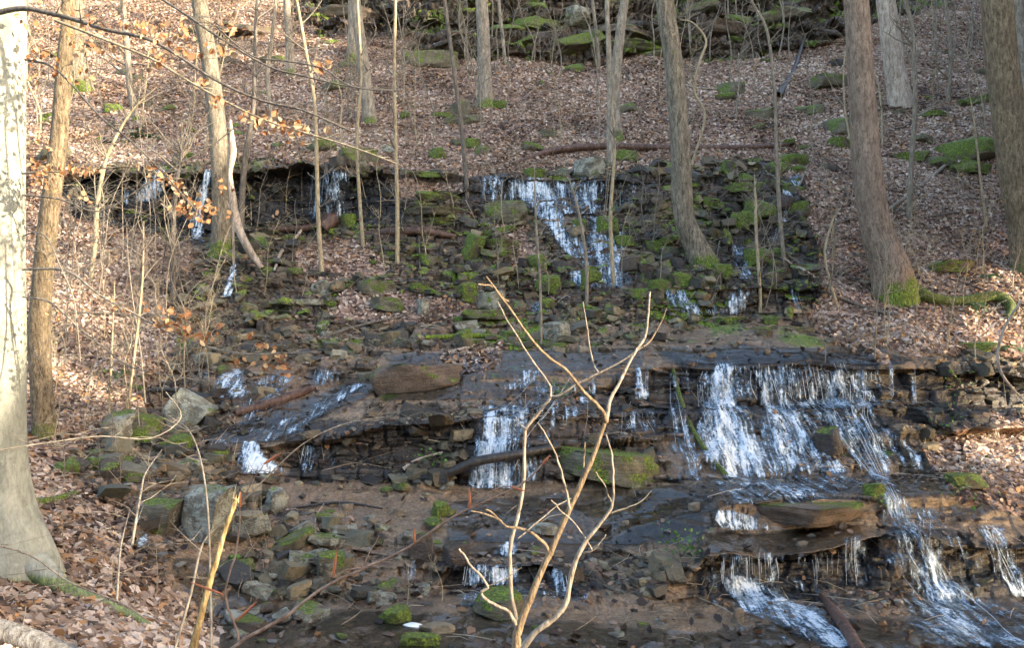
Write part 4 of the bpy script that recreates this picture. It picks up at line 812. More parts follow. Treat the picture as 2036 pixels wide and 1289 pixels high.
# ------------------------------------------------------------------ water
def interp_path(path, step):
    p = np.array(path, float); L = np.concatenate([[0], np.cumsum(np.hypot(np.diff(p[:, 0]), np.diff(p[:, 1])))])
    n = max(4, int(L[-1]/step)); t = np.linspace(0, L[-1], n+1)
    return np.stack([np.interp(t, L, p[:, k]) for k in range(p.shape[1])], 1)
def fall(path, label, dens=.5, strands=0, off=.05, name='waterfall', seed=0, foam=0.0):
    q = interp_path(path, 3.2); nv = len(q); wmax = q[:, 2].max(); nu = max(4, int(wmax/3.2))
    us = np.linspace(-.5, .5, nu+1)
    r = np.random.default_rng(seed+11)
    D = np.zeros((nv, nu+1)); PX = np.zeros_like(D); PY = np.zeros_like(D)
    for a in range(nv):
        ex = 1+.14*vn(a*.07+seed, 0, 0, 3)
        for b in range(nu+1):
            PX[a, b] = q[a, 0]+us[b]*q[a, 2]*ex; PY[a, b] = q[a, 1]
            i, j = hit(PX[a, b], PY[a, b]); D[a, b] = P[i, j, 1]
    D = np.minimum.accumulate(D-.0*D, 0); dens = dens*1.12+.01
    for _ in range(9):
        E = D.copy(); E[1:-1] = (D[:-2]+2*D[1:-1]+D[2:])/4; E[:, 1:-1] = (E[:, :-2]+2*E[:, 1:-1]+E[:, 2:])/4; D = E
    S = D/F; X = (PX-CX)*S; Z = (CY-PY)*S
    al = np.concatenate([[0], np.cumsum(np.hypot(np.diff(Z[:, nu//2]), np.hypot(np.diff(D[:, nu//2]), np.diff(X[:, nu//2]))))])
    Y = D-off-.03*vn(X*9+seed, Z*3, D*3, 7)-.015*vn(X*40, Z*6, D*5, 9)
    Pt = np.stack([X*Y/D, Y, Z*Y/D+.012], -1)
    eu = 1-np.abs(us)*2; ev = np.minimum(np.arange(nv)/3, (nv-1-np.arange(nv))/3).clip(0, 1)
    E = np.minimum(eu[None]*2.2, 1)*.6+ev[:, None]*.4
    dn = dens+(E-1)*.9+.3*vn(X*4.5+seed, al[:, None]*2.0+0*D, 0, 13)+.34*vn(X*13+seed, al[:, None]*2.6+0*D, 0, 14)
    fl = np.stack([X-X.mean()+seed*1.37, np.repeat(al[:, None], nu+1, 1), dn], -1)
    ix = np.arange(nv*(nu+1)).reshape(nv, nu+1)
    f = np.stack([ix[:-1, :-1], ix[1:, :-1], ix[1:, 1:], ix[:-1, 1:]], -1).reshape(-1, 4)
    org = Pt[0, nu//2].copy()
    root = empty(name, org, label, 'waterfall')
    obj('water_sheet', mesh('water_sheet', Pt.reshape(-1, 3)-org, f, {'flow': fl.reshape(-1, 3)}), M['water'], root)
    if strands:
        mb = MB()
        for s_ in range(int(strands*.4)):
            b = int(r.integers(int(nu*.15), int(nu*.85)+1)); a0 = int(r.integers(0, max(1, nv//3))); a1 = int(min(nv, a0+r.integers(max(3, nv//3), nv+1)))
            ids = np.arange(a0, a1, 2)
            if len(ids) < 3: continue
            p = Pt[ids, b].copy(); p[:, 1] -= .015+.02*r.random(); p[:, 0] += r.uniform(-.02, .02)+np.cumsum(r.normal(0, .0008, len(ids))); p[:, 1] = np.minimum.accumulate(p[:, 1])
            rr = r.uniform(.0014, .0036)*(.35+np.abs(vn(np.arange(len(ids))*.6+s_, seed, 0, 2)))
            tube(mb, p, rr, 5, 1)
        if mb.v: tag(build(mb, 'water_strands', M['strand'], root, org), kind='stuff')
    return root
for i, (p, lab, dn, st) in enumerate(FALLS): fall(p, lab, dn, st, seed=i*3+1)
def film(poly, seed):
    """thin moving water lying on the bedrock"""
    a = inpoly(PXa+14*vn(P[..., 0]*3, P[..., 1]*3, 0, seed), PYa, poly) & (NRM[..., 2] > .55)
    q = a[:-1, :-1] & a[1:, :-1] & a[:-1, 1:] & a[1:, 1:]
    f = Fq.reshape(R_-1, C_-1, 4)[q]
    if not len(f): return
    u, inv = np.unique(f, return_inverse=True)
    V = P.reshape(-1, 3)[u].copy(); V[:, 2] += .012
    tag(obj('water', mesh('water', V, inv.reshape(f.shape)), M['film']), kind='structure')
for k, p in enumerate([[(330,1110),(470,1120),(560,1210),(1000,1225),(1400,1260),(1600,1230),(2060,1240),(2060,1400),(420,1400)], [(880,1000),(1420,960),(1700,970),(1420,1090),(900,1080)], [(1300,690),(1780,690),(1760,728),(1330,726)],
    [(400,890),(470,840),(700,760),(760,770),(560,880)], [(1700,960),(1860,930),(2040,1040),(1780,1040)], [(760,705),(1290,690),(1290,790),(760,800)], [(1400,950),(1720,950),(1720,1100),(1400,1104)]]): film(p, k)

# ------------------------------------------------------------------ trees
def tree(name, path, widths, mat, label, group=None, d=None, flare=None, ext=5.0, lump=.06, sides=22, tw=0, twL=1.0, cat='tree', seed=0, twmat='twig', dz=0, limbs=True):
    path = [tuple(p) for p in path]; b = path[0]
    i, j = hit(b[0], b[1]); dd = (P[i, j, 1] if d is None else d)
    pts = [W(x, y, dd) for x, y in path]; rad = [w*dd/F/2 for w in widths]
    if not ext: widths = list(widths)[:-1]+[1.5]; rad = [w*dd/F/2 for w in widths]
    if len(rad) != len(pts): rad = list(np.interp(np.linspace(0, 1, len(pts)), np.linspace(0, 1, len(rad)), rad))
    pts = [pts[0]-np.array([0, -.0, .35+dz])]+pts; rad = [rad[0]]+rad
    if ext:
        v = pts[-1]-pts[-3 if len(pts) > 3 else -2]; v /= np.linalg.norm(v); v[0] *= .6
        for k in range(3): pts.append(pts[-1]+v*ext/3+np.array([random.uniform(-.1, .1), random.uniform(-.1, .1), 0])); rad.append(rad[-1]*.84)
    org = W(b[0], b[1], dd)
    tw = int(tw*1.5)
    root = empty(name, org, label, cat, group)
    mb = MB(); sub = 8 if sides > 12 else 4
    p = tube(mb, pts, rad, sides, sub, lump, flare, seed, wob=0)
    build(mb, 'trunk' if sides > 8 else 'stem', M[mat], root, org)
    if tw and not ext:
        for q in range(3):
            mb = MB(); twigs(mb, p, rad[1]*.9, 1, twL*1.1, 1.6, seed*31+q+9, 3, .8, .9); build(mb, 'branch', M[twmat], root, org)
    if tw:
        for q in range(tw):
            mb = MB(); twigs(mb, p, min(rad[1], .03)*.9 if sides > 12 else rad[1]*.8, 1, twL, .8, seed*37+q)
            build(mb, 'branch', M[twmat], root, org)
    if ext > 3 and limbs:
        for k in range(3):
            mb = MB(); q = p[int(len(p)*(.86+.05*k))]; a = seed+k*2.1
            w = [q+np.array([math.cos(a)*t, math.sin(a)*t, t*1.1]) for t in (0, .5, 1.2, 2.0)]
            tube(mb, w, [rad[-1]*.5, rad[-1]*.4, rad[-1]*.3, rad[-1]*.15], 6, 2)
            build(mb, 'limb', M[mat], root, org)
    return root, p, dd
BEECH = tree('beech_tree', [(40,1125),(12,1010),(-2,900),(-3,700),(-4,450),(-2,200),(0,0)], [120,104,102,100,98,96,94], 'beech', 'large smooth pale beech trunk at the left edge, sunlit above', d=6.0, flare=(.2,.95,5), ext=4, lump=.035, sides=40, seed=3)
tree('tree', [(88,868),(82,760),(78,650),(95,450),(117,280),(128,120),(136,0)], [46,42,40,38,33,28,26], 'barktan', 'slim leaning tan-barked tree second from the left edge', flare=(.12,.3,5), sides=24, seed=4, lump=.05)
T3 = tree('tree', [(442,505),(441,430),(438,330),(430,230),(415,110),(396,0)], [42,36,36,34,32,30], 'bark', 'grey tree with mossy spreading roots by the dark overhang', flare=(.3,.9,6), sides=26, seed=5)
tree('tree', [(479,505),(481,400),(488,310),(500,240),(506,180),(508,60),(512,-20)], [13,12,11,10,9,7,6], 'sapd', 'thin dark tree right of the tree with mossy roots', sides=10, seed=6, tw=6)
tree('tree', [(160,182),(152,90),(148,0)], [38,32,30], 'bark', 'tree with a mossy foot high at the upper left', flare=(.5,.8,5), sides=20, seed=7)
tree('tree', [(272,240),(258,170),(252,90),(244,0)], [16,13,12,11], 'barkpale', 'thin crooked pale tree right of the upper left mossy-footed tree', sides=12, seed=8, tw=8)
tree('tree', [(578,148),(575,80),(570,0)], [18,15,14], 'barkpale', 'pale slender tree high in the left middle', flare=(.4,.6,4), sides=12, seed=9)
tree('tree', [(736,246),(728,170),(718,90),(707,0)], [27,24,22,20], 'barkpale', 'grey trunk left of the tall straight tree', flare=(.3,.3,4), sides=16, seed=10)
tree('tree', [(700,118),(703,60),(702,0)], [24,22,20], 'barkpale', 'short-looking far trunk standing behind the grey trunk', sides=14, seed=11)
tree('tree', [(966,212),(963,130),(961,60),(957,0)], [30,27,25,24], 'barkpale', 'tall straight pale tree with forked roots above the upper waterfall', flare=(.35,.7,4), sides=20, seed=12)
tree('tree', [(1222,275),(1221,200),(1228,110),(1236,40),(1242,0)], [30,22,20,18,17], 'barkpale', 'right stem of the twin trunk rising behind the upper waterfall', flare=(.3,.8,4), sides=18, seed=13)
tree('tree', [(1214,335),(1213,250),(1212,150),(1209,60),(1207,0)], [15,13,11,9,9], 'barkpale', 'left stem of the twin trunk rising behind the upper waterfall', sides=12, seed=14)
tree('tree', [(1402,535),(1384,490),(1362,440),(1356,370),(1350,250),(1338,120),(1322,0)], [58,46,40,39,38,37,36], 'bark', 'curved grey-brown tree leaning out beside the upper waterfall', flare=(.2,.4,5), sides=28, seed=15, lump=.08)
tree('tree', [(1783,590),(1768,530),(1744,460),(1726,350),(1716,220),(1708,100),(1702,0)], [88,76,60,57,52,50,48], 'barkred', 'largest tree on the right with a swept reddish-brown trunk', flare=(.25,.35,5), sides=32, seed=16, lump=.05)
tree('dead_tree', [(1792,212),(1782,150),(1772,80),(1762,0)], [44,40,38,36], 'dead', 'bleached broken tree with peeling bark behind the largest tree', flare=(.4,.4,5), sides=20, seed=17, lump=.14)
tree('tree', [(2046,535),(2040,450),(2022,350),(2008,250),(1992,120),(1982,0)], [70,64,64,62,60,58], 'barktan', 'thick ridged trunk at the right edge', flare=(.2,.3,5), sides=30, seed=18, lump=.04)
tree('tree', [(2040,230),(2034,120),(2022,0)], [28,26,26], 'barkpale', 'pale trunk peeking out behind the thick right edge trunk', sides=14, seed=19, d=20)
SAP = [
 ([(640,545),(633,440),(630,330),(625,200),(608,100),(590,0)], [10,9,8,7,6], 'sap', 'sunlit yellowish sapling right of the split thin fall', 14, .8, 8),
 ([(790,525),(790,400),(787,300),(784,150),(786,0)], [9,8,7,6], 'sap', 'sunlit straight sapling left of the leafy ledge', 16, .8, 8),
 ([(722,492),(714,380),(710,270),(718,150),(711,0)], [8,7,6,5], 'sap', 'slender pale sapling crossing in front of the grey trunk', 12, .7, 6),
 ([(928,372),(918,260),(904,150),(884,0)], [9,9,8,8], 'sapd', 'leaning bluish-grey sapling above the stepped green ledges', 6, .6, 8),
 ([(345,592),(344,520),(346,420),(358,320),(372,282)], [12,10,9,8], 'sapd', 'grey sapling with a kinked top in the left thicket', 14, 1.0, 8),
 ([(180,552),(190,480),(192,420),(205,340),(222,290),(262,220),(312,172)], [10,10,9,7,5,4], 'sap', 'bent tan sapling curving to the right in the left thicket', 14, .8, 8),
 ([(1220,575),(1216,500),(1214,420),(1222,300),(1218,200)], [8,8,7,6], 'sap', 'thin sapling standing in the cascade below the twin trunk', 10, .6, 6),
 ([(1166,622),(1167,540),(1158,460),(1145,400),(1128,345)], [7,7,6,4], 'twig', 'leaning thin stem left of the cascade sapling', 8, .6, 6),
 ([(1076,690),(1074,560),(1066,450),(1062,330)], [6,5,5,3], 'twig', 'thin straight stem beside the green domed rock', 8, .5, 6),
 ([(1511,575),(1504,470),(1502,400),(1500,345)], [7,6,6,5], 'sap', 'sapling with a forked top in the right stream', 12, .55, 6),
 ([(1559,522),(1550,420),(1544,300),(1540,180),(1525,60),(1494,0)], [8,8,7,6,5], 'twig', 'tall crooked grey sapling above the right stream', 12, .7, 6),
 ([(1375,330),(1402,232),(1380,180),(1392,120),(1404,80),(1378,45),(1350,38)], [5,5,6,5,4,3], 'sap', 'bright zigzag sapling right of the curved tree', 8, .5, 6),
 ([(1808,432),(1812,330),(1820,200),(1814,60),(1800,0)], [12,10,9,8], 'twig', 'thin grey tree between the largest tree and the right edge', 10, .8, 8),
 ([(1962,452),(1950,360),(1938,250),(1925,170)], [5,5,4,3], 'sap', 'thin whip left of the thick right edge trunk', 6, .4, 6),
 ([(1665,612),(1650,560),(1640,500),(1655,440),(1670,400)], [6,5,5,4], 'sap', 'crooked switch at the foot of the largest tree', 10, .6, 6),
 ([(252,835),(268,700),(283,560),(286,440)], [6,6,5,4], 'sap', 'sunlit slim stem left of the white-crusted boulder', 10, .5, 6),
 ([(216,835),(222,700),(228,560)], [5,5,4], 'sap', 'slimmer stem just left of the sunlit slim stem', 8, .4, 6),
 ([(1505,105),(1540,190),(1545,250)], [5,5,4], 'twig', 'fine arching whip below the right of the cliff', 4, .4, 5),
 ([(540,245),(532,150),(540,80),(548,0)], [10,9,8,7], 'barkpale', 'white-barked slim tree high in the left middle', 6, .6, 8),
 ([(1190,118),(1185,60),(1178,0)], [8,7,6], 'twig', 'slim stem in front of the upper cliff', 6, .6, 6),
 ([(1005,130),(998,60),(992,0)], [7,7,6], 'barkpale', 'slim pale stem right of the tall straight tree', 6, .6, 6),
 ([(1885,205),(1890,100),(1880,0)], [9,8,7], 'twig', 'thin far tree between the broken tree and the right edge', 8, .8, 6),
 ([(465,520),(462,440),(452,400)], [6,5,4], 'dead', 'short pale snag at the foot of the tree with mossy roots', 0, .4, 6),
]
for k, (pa, w, mt, lab, tw, tl, sd) in enumerate(SAP):
    tree('sapling', pa, w, mt, lab, sides=sd, ext=1.6 if pa[-1][1] < 30 else 0, tw=tw, twL=tl, seed=40+k, cat='sapling', lump=0, limbs=False)
# anonymous thin stems on the hillside
def wild(n, reg, hr, rr, name, label, group, seed, mats, tw=9, cond=None):
    R = random.Random(seed); c = 0
    while c < n:
        x = R.uniform(reg[0], reg[2]); y = R.uniform(reg[1], reg[3]); i, j = hit(x, y)
        if cond is not None and not cond(rock[i, j]): continue
        b = P[i, j]; h = R.uniform(*hr); lx = R.uniform(-.25, .25)*h; ly = R.uniform(-.2, .2)*h; r0 = R.uniform(*rr)
        pts = [b-np.array([0, 0, .1])]
        for t in (.3, .6, .85, 1): pts.append(b+np.array([lx*t**1.4+R.uniform(-.05, .05)*h, ly*t+R.uniform(-.03, .03), h*t]))
        root = empty(name, b, label, 'sapling' if name == 'sapling' else 'shrub', group)
        mb = MB(); p = tube(mb, pts, np.linspace(r0, r0*.35, 5), 5, 3)
        if tw: twigs(mb, p, r0*.8, R.randint(tw//2, int(tw*1.6)), h*.42, .8, R.randint(0, 10**6), 3, .2, .98, 2)
        build(mb, 'stem', M[R.choice(mats)], root, b); c += 1
wild(60, (60,60,2000,330), (1.6,4.5), (.012,.026), 'sapling', 'thin bare sapling on the leafy hillside above the ledges', 'bare saplings on the upper hillside', 71, ('twig','twig','sap','barkpale'), 9, lambda r: r < .6)
wild(30, (900,20,1950,130), (1.5,4), (.014,.03), 'sapling', 'bare thin stem growing among the cliff ledges at the top', 'thin stems among the cliff ledges', 72, ('twig','barkpale'), 8)
wild(40, (55,430,420,820), (.8,2.4), (.006,.013), 'sapling', 'fine bare switch in the tangled thicket at the left', 'switches in the left thicket', 73, ('twig','twig','sapd'), 10)
wild(44, (450,380,1620,640), (.6,1.8), (.005,.01), 'sapling', 'fine bare switch growing between the rocks of the middle slope', 'switches on the middle slope', 74, ('twig','sap'), 7)
wild(44, (1620,380,2030,740), (.5,1.6), (.005,.011), 'sapling', 'fine bare switch on the leafy right bank', 'switches on the right bank', 75, ('twig','sap','sap'), 8)
wild(20, (60,960,900,1280), (.2,.55), (.0025,.004), 'sapling', 'short dry stem sticking up near the lower left stream', 'dry stems by the lower left stream', 76, ('twig','sap'), 5)
wild(46, (60,40,2000,330), (.8,2.6), (.006,.012), 'sapling', 'hair-thin twiggy sapling on the upper leafy slope', 'hair-thin saplings on the upper slope', 78, ('twig','sap','twig'), 16, lambda r: r < .6)
wild(24, (60,640,420,960), (.5,1.5), (.004,.008), 'sapling', 'hair-thin switch around the left boulders', 'switches round the left boulders', 79, ('twig','sap'), 12)
# brush: arching tangles
def brush(px, py, wpx, hpx, n, label, seed, mat='twig', group=None, r=.0055):
    R = random.Random(seed); i, j = hit(px, py); b = P[i, j]; s = b[1]/F
    root = empty('shrub', b, label, 'shrub', group); mb = MB()
    for _ in range(n):
        x = R.uniform(-.5, .5)*wpx*s; ln = R.uniform(.5, 1.1)*hpx*s; sd = R.choice((-1, 1))
        q = [b+np.array([x, R.uniform(-.2, .2), -.05])]
        a = R.uniform(.9, 1.5)
        for t in range(6):
            a -= R.uniform(.02, .38)
            q.append(q[-1]+np.array([math.cos(a)*sd, R.uniform(-.25, .25), math.sin(a)])*ln/5)
        tube(mb, q, np.linspace(r, r*.35, 7), 3, 2); twigs(mb, np.array(q), r*.8, 4, ln*.3, .3, R.randint(0, 10**6), 3, .2, .95, 1)
    build(mb, 'twigs', M[mat], root, b)
for k, a in enumerate([
 (130,560,160,120,12,'tangled grey brush between the beech and the bent sapling'), (280,540,180,130,14,'arching grey brush in the middle of the left thicket'), (400,640,160,90,12,'low brush below the tree with mossy roots'),
 (560,470,140,90,9,'arching twigs in front of the dark overhang'), (680,520,120,110,8,'bare brush beside the rotten stump'), (1010,520,120,70,6,'small bush of bare twigs below the upright mossy stone'),
 (1450,420,160,90,10,'bare bush beside the mossy slab in the right stream'), (1600,470,140,110,10,'arching bare bush left of the largest tree'), (1700,560,180,130,14,'yellowish brush in front of the largest tree'),
 (1850,560,140,90,8,'thin brush behind the mossy root'), (740,840,200,70,14,'trailing dry twigs on the bedrock left of centre'), (1560,70,200,60,10,'brush hanging on the dark slab of the cliff'),
 (1780,700,200,120,12,'dry brush on the leafy bank above the dark layered wall'), (1960,880,160,110,10,'bare brush on the bank under the dark layered wall'), (130,1000,130,90,8,'thin brush behind the beech trunk'), (90,450,140,150,12,'tall arching brush left of the bent sapling'), (1650,340,200,120,10,'thin arching brush around the broken tree slope'), (620,600,170,110,9,'low bare brush beside the sharp-edged grey rock'), (900,470,150,110,9,'bare twiggy bush left of the upright mossy stone'), (1300,480,160,120,9,'bare twiggy bush left of the curved tree'), (200,700,160,130,12,'fine tangled brush in the sun patch on the left'), (480,700,160,90,8,'bare twiggy brush above the fan-shaped fall'), (1080,240,200,110,9,'thin brush on the slope above the rusty log'), (1500,260,220,130,10,'thin brush on the slope right of the curved tree'), (330,250,180,120,10,'thin brush on the slope left of the grey trunk'), (640,260,180,110,9,'thin brush on the slope below the grey trunk'), (1880,430,160,120,9,'thin brush on the right leafy slope'), (1370,1080,60,40,5,'wispy plant left of the lower curtain'), (1950,640,140,90,8,'bare brush by the mossy curved root')]):
    if a[4]: brush(*a[:5], a[5], 500+k, 'sap' if k in (8, 5) else 'twig')

# fallen wood
def log(name, path, widths, mat, label, lift=.5, cat='log', sides=12, d=None, lump=.12, sub=5, seed=0, drape=True):
    pts = []; rad = []
    ws = np.interp(np.linspace(0, 1, len(path)), np.linspace(0, 1, len(widths)), widths)
    for (x, y), w in zip(path, ws):
        i, j = hit(x, y+w*.4); dd = P[i, j, 1] if d is None else d; r = w*dd/F/2
        pts.append(W(x, y, dd-r*lift)); rad.append(r)
    pts = np.array(pts); 
    if d is None and len(pts) > 2: pts[1:-1, 1] = (pts[:-2, 1]+pts[2:, 1]+2*pts[1:-1, 1])/4
    sc2 = pts[:, 1]/1.0
    for k, (x, y) in enumerate(path): pts[k] = W(x, y, pts[k, 1])
    mb = MB(); tube(mb, pts, rad, sides, sub, lump, None, seed)
    o = build(mb, name, M[mat], None, pts[0]); tag(o, label, cat); return o, pts
log('fallen_log', [(812,958),(880,945),(950,918),(1040,903),(1112,888)], [10,18,20,20,16], 'black', 'black wet log lying across the foot of the central cascade', seed=1, lift=2.6, lump=.2)
log('fallen_log', [(1020,326),(1060,312),(1110,298),(1200,291),(1330,294),(1460,294),(1572,288)], [8,12,15,15,15,13,10], 'rot', 'long rusty rotten log lying above the upper waterfall', seed=2)
log('fallen_pole', [(1338,735),(1352,790),(1374,850),(1410,905),(1444,946)], [7,9,11,10,11], 'darklog', 'dark mossy pole leaning down the left side of the main waterfall', cat='pole', seed=3)
log('fallen_log', [(1632,1185),(1660,1220),(1685,1255),(1712,1300)], [12,22,26,26], 'rot', 'broken brown log standing in the runout at the bottom', seed=4)
log('exposed_root', [(1815,575),(1850,592),(1905,600),(1960,590),(1992,592),(2010,612),(2004,632)], [34,24,22,22,24,20,10], 'darklog', 'mossy curved root arching right from the largest tree', cat='root', seed=5)
log('fallen_log', [(470,822),(520,808),(575,790),(622,772)], [14,20,20,12], 'rot', 'dark log lying beside the fan-shaped fall', seed=6)
log('fallen_log', [(300,776),(360,778),(410,790),(448,802)], [8,12,12,8], 'black', 'black branch lying just left of the fan-shaped fall', seed=7)
log('fallen_log', [(495,462),(560,456),(620,452),(655,440)], [12,13,14,16], 'rot', 'rotten log in front of the dark overhang', seed=8)
log('stump', [(640,456),(660,440),(676,424)], [20,34,10], 'rot', 'torn rotten stump end at the right of the dark overhang', cat='stump', seed=9, lump=.4)
log('fallen_log', [(716,470),(770,462),(840,460),(905,470)], [12,17,18,10], 'rot', 'reddish rotten log under the stepped green ledges', seed=10)
log('dead_limb', [(458,238),(462,300),(457,345),(462,390),(470,440),(492,490),(520,532)], [5,17,9,14,18,17,10], 'dead', 'bleached twisted dead limb beside the tree with mossy roots', cat='limb', d=13.9, seed=11, lump=.25, sub=8)
log('dead_branch', [(545,540),(560,500),(590,470),(604,450)], [5,6,6,4], 'dead', 'pale bent branch lying right of the twisted dead limb', cat='branch', sides=8, seed=12)
log('fallen_log', [(45,1002),(100,998),(150,982)], [20,18,12], 'bark', 'short grey log on the leaves behind the beech', seed=13)
log('fallen_log', [(-60,1240),(20,1262),(90,1284),(200,1330)], [50,46,42,36], 'barklog', 'thick bark-covered log in the bottom left corner', seed=14)
log('beech_root', [(70,1125),(120,1165),(180,1192),(260,1225),(310,1255)], [60,34,22,16,8], 'beech', 'smooth beech root running down through the leaves', cat='root', seed=15, lift=1.4)
log('dead_branch', [(2030,598),(1998,650),(1984,700),(1990,740),(2015,775),(2050,810)], [5,5,6,6,5,4], 'dead', 'pale forked branch hanging at the right edge', cat='branch', d=9.8, sides=8, seed=16)
log('dead_branch', [(1710,682),(1760,672),(1830,664)], [6,6,4], 'dead', 'grey stick on the leaves at the foot of the largest tree', cat='branch', sides=8, seed=17)
log('dead_branch', [(1548,190),(1578,140),(1600,70)], [16,10,5], 'black', 'black broken snag on the slope below the cliff', cat='branch', sides=8, seed=18)
log('dead_branch', [(800,935),(830,915),(880,900)], [9,6,5], 'dead', 'grey stick lying left of the black log', cat='branch', sides=8, seed=19)
log('dead_branch', [(1180,868),(1240,862),(1300,885)], [5,5,3], 'sapd', 'thin dark stick draped over the wide ledge block', cat='branch', sides=6, seed=20)
log('dead_branch', [(650,172),(690,165),(720,150)], [9,8,6], 'sapd', 'dark stick left of the grey trunk', cat='branch', sides=6, seed=21)
log('dead_branch', [(1750,430),(1830,370),(1900,310)], [8,8,6], 'twig', 'straight grey branch lying up the right slope', cat='branch', sides=8, seed=22)
log('dead_branch', [(890,702),(935,690),(965,680)], [8,7,5], 'dead', 'silvery stick on the flat shelf near the shrub tip', cat='branch', sides=8, seed=23)
log('fallen_log', [(845,672),(960,668),(1010,676)], [10,10,8], 'mosslog', 'straight mossy stick at the back of the central shelf', seed=24)
log('dead_branch', [(590,1010),(680,1000),(760,1012)], [5,6,4], 'black', 'dark stick among stones above the slab pile', cat='branch', sides=6, seed=25)

# ------------------------------------------------------------------ foreground shrub, bud twig, stake
def poly3(path, d0, d1=None):
    n = len(path); ds = np.linspace(d0, d1 if d1 is not None else d0, n)
    return [W(x, y, d) for (x, y), d in zip(path, ds)]
def knob(mb, pts, w, d, sides=8, sub=5, seed=0):
    ws = np.interp(np.linspace(0, 1, len(pts)), np.linspace(0, 1, len(w)), w)*d/F/2*.8
    q, r = smooth_path(pts, ws, sub)
    r = r*(1+.14*np.array([vn(k*.9+seed, 0, 0, 4) for k in range(len(r))]))
    q = q+np.stack([vn(np.arange(len(q))*.7+seed, k*5.0, 0, 8) for k in range(3)], 1)*.0025
    tube(mb, q, r, sides, 1, 0)
SH = 3.25
sb = W(1028, 1330, SH); shrub = empty('shrub', sb, 'bare forked foreground shrub with tan and white stems at bottom centre', 'shrub')
SHR = [
 ('main_stem', 'shrub', [(1024,1420),(1026,1289),(1034,1244),(1058,1181),(1093,1101),(1132,1013),(1173,923),(1205,838)], [24,21,18,17,15,13,11], 0),
 ('branch', 'shrub', [(1205,840),(1196,815),(1160,780),(1130,742),(1085,706),(1055,672),(1020,622),(990,580),(968,550)], [11,9,8,7,6,5,4], -.35),
 ('branch', 'shrubw', [(1205,840),(1212,800),(1232,760),(1256,712),(1282,670),(1290,628),(1292,580)], [10,9,8,7,6,5], .3),
 ('branch', 'shrub', [(985,572),(970,568),(950,565)], [4,3], -.3), ('branch', 'shrub', [(1010,600),(1000,592),(998,584)], [4,3], -.3),
 ('branch', 'shrub', [(1280,690),(1298,672),(1312,648),(1326,612)], [5,4,3,2], .3),
 ('branch', 'shrubw', [(1283,688),(1240,716),(1190,742),(1150,762),(1120,782),(1095,790)], [5,5,6,6,7], .35),
 ('stem', 'shrubw', [(1095,790),(1078,812),(1055,840),(1044,860),(1043,910),(1036,1000),(1018,1070),(1014,1130),(1020,1200),(1030,1244)], [8,9,9,9,10,11,11,11,12], .3),
 ('branch', 'shrubw', [(1095,790),(1092,765),(1062,722),(1035,680),(1008,636),(990,600)], [6,5,5,4,3], .25),
 ('branch', 'shrubw', [(1190,742),(1180,722),(1168,660),(1160,600)], [5,4,4,2], .3),
 ('stem', 'shrubw', [(1036,1300),(1062,1260),(1095,1236),(1122,1208),(1132,1170),(1144,1120),(1165,1078),(1195,1040),(1215,1010),(1220,960),(1216,905),(1206,865)], [16,15,14,13,12,11,10,8,7,6,5,4], -.15),
 ('branch', 'shrubw', [(1210,1022),(1240,1012),(1270,1000),(1296,978)], [5,4,3,2], -.15),
 ('branch', 'shrubw', [(1160,1100),(1178,1095),(1196,1078),(1205,1065)], [5,4,3], -.15), ('branch', 'shrubw', [(1178,1095),(1150,1050),(1120,1020),(1096,995)], [4,4,3,3], -.15),
 ('branch', 'shrubw', [(1216,1000),(1210,985),(1200,960),(1185,940)], [4,3,2], -.15),
 ('branch', 'shrub', [(1093,1101),(1082,1080),(1058,1062),(1034,1052),(1008,1048),(985,1030),(936,1016)], [9,9,8,7,5,3], 0),
 ('branch', 'shrub', [(1008,1048),(990,1032),(975,1018),(966,1014)], [5,4,3], 0),
 ('branch', 'shrubw', [(1132,1013),(1122,960),(1105,905),(1088,870),(1070,843)], [7,6,5,4,3], -.1),
 ('branch', 'shrubw', [(1026,1244),(1010,1216),(988,1206),(962,1190),(958,1178),(970,1166),(945,1135),(925,1110),(914,1093)], [11,9,8,8,7,6,5,4], -.1),
 ('branch', 'shrubw', [(970,1166),(1000,1155),(1035,1130)], [4,3,2], -.1),
 ('branch', 'shrub', [(1160,930),(1162,900),(1164,880)], [3,2], .1), ('branch', 'shrubw', [(1045,855),(1036,846),(1026,830)], [4,3,2], .2),
 ('branch', 'shrubw', [(1030,1072),(1080,1030),(1110,1005),(1140,990)], [4,4,3,2], .2),
]
for k, (nm, mt, pa, w, dd) in enumerate(SHR):
    mb = MB(); knob(mb, poly3(pa, SH, SH+dd) if nm == 'main_stem' or k in (1, 2) else poly3(pa, SH+dd*.7, SH+dd), w, SH, seed=k*4)
    build(mb, nm, M[mt], shrub, sb)
bt = 2.3; bb = W(440, 1310, bt); tw = empty('beech_twig', bb, 'long brown twig with pointed russet buds crossing the bottom of the view', 'twig')
for k, (pa, w) in enumerate([([(440,1310),(490,1270),(560,1232),(640,1172),(722,1132),(770,1112),(830,1078),(930,1012),(1032,968),(1078,925)], [9,9,8,7,6,5,4]),
   ([(474,1276),(466,1236),(446,1184),(458,1140),(474,1080),(478,1010),(500,962),(524,924)], [6,6,5,5,4,3,2]), ([(722,1128),(738,1095),(752,1068)], [4,3,2]), ([(936,1012),(980,975),(1028,968)], [3,3]),
   ([(720,1130),(690,1135),(662,1150)], [4,3]), ([(470,1232),(500,1205),(520,1180)], [2,2])]):
    mb = MB(); knob(mb, poly3(pa, bt), w, bt, 7, 4, seed=90+k); build(mb, 'stem', M['budtwig'], tw, bb)
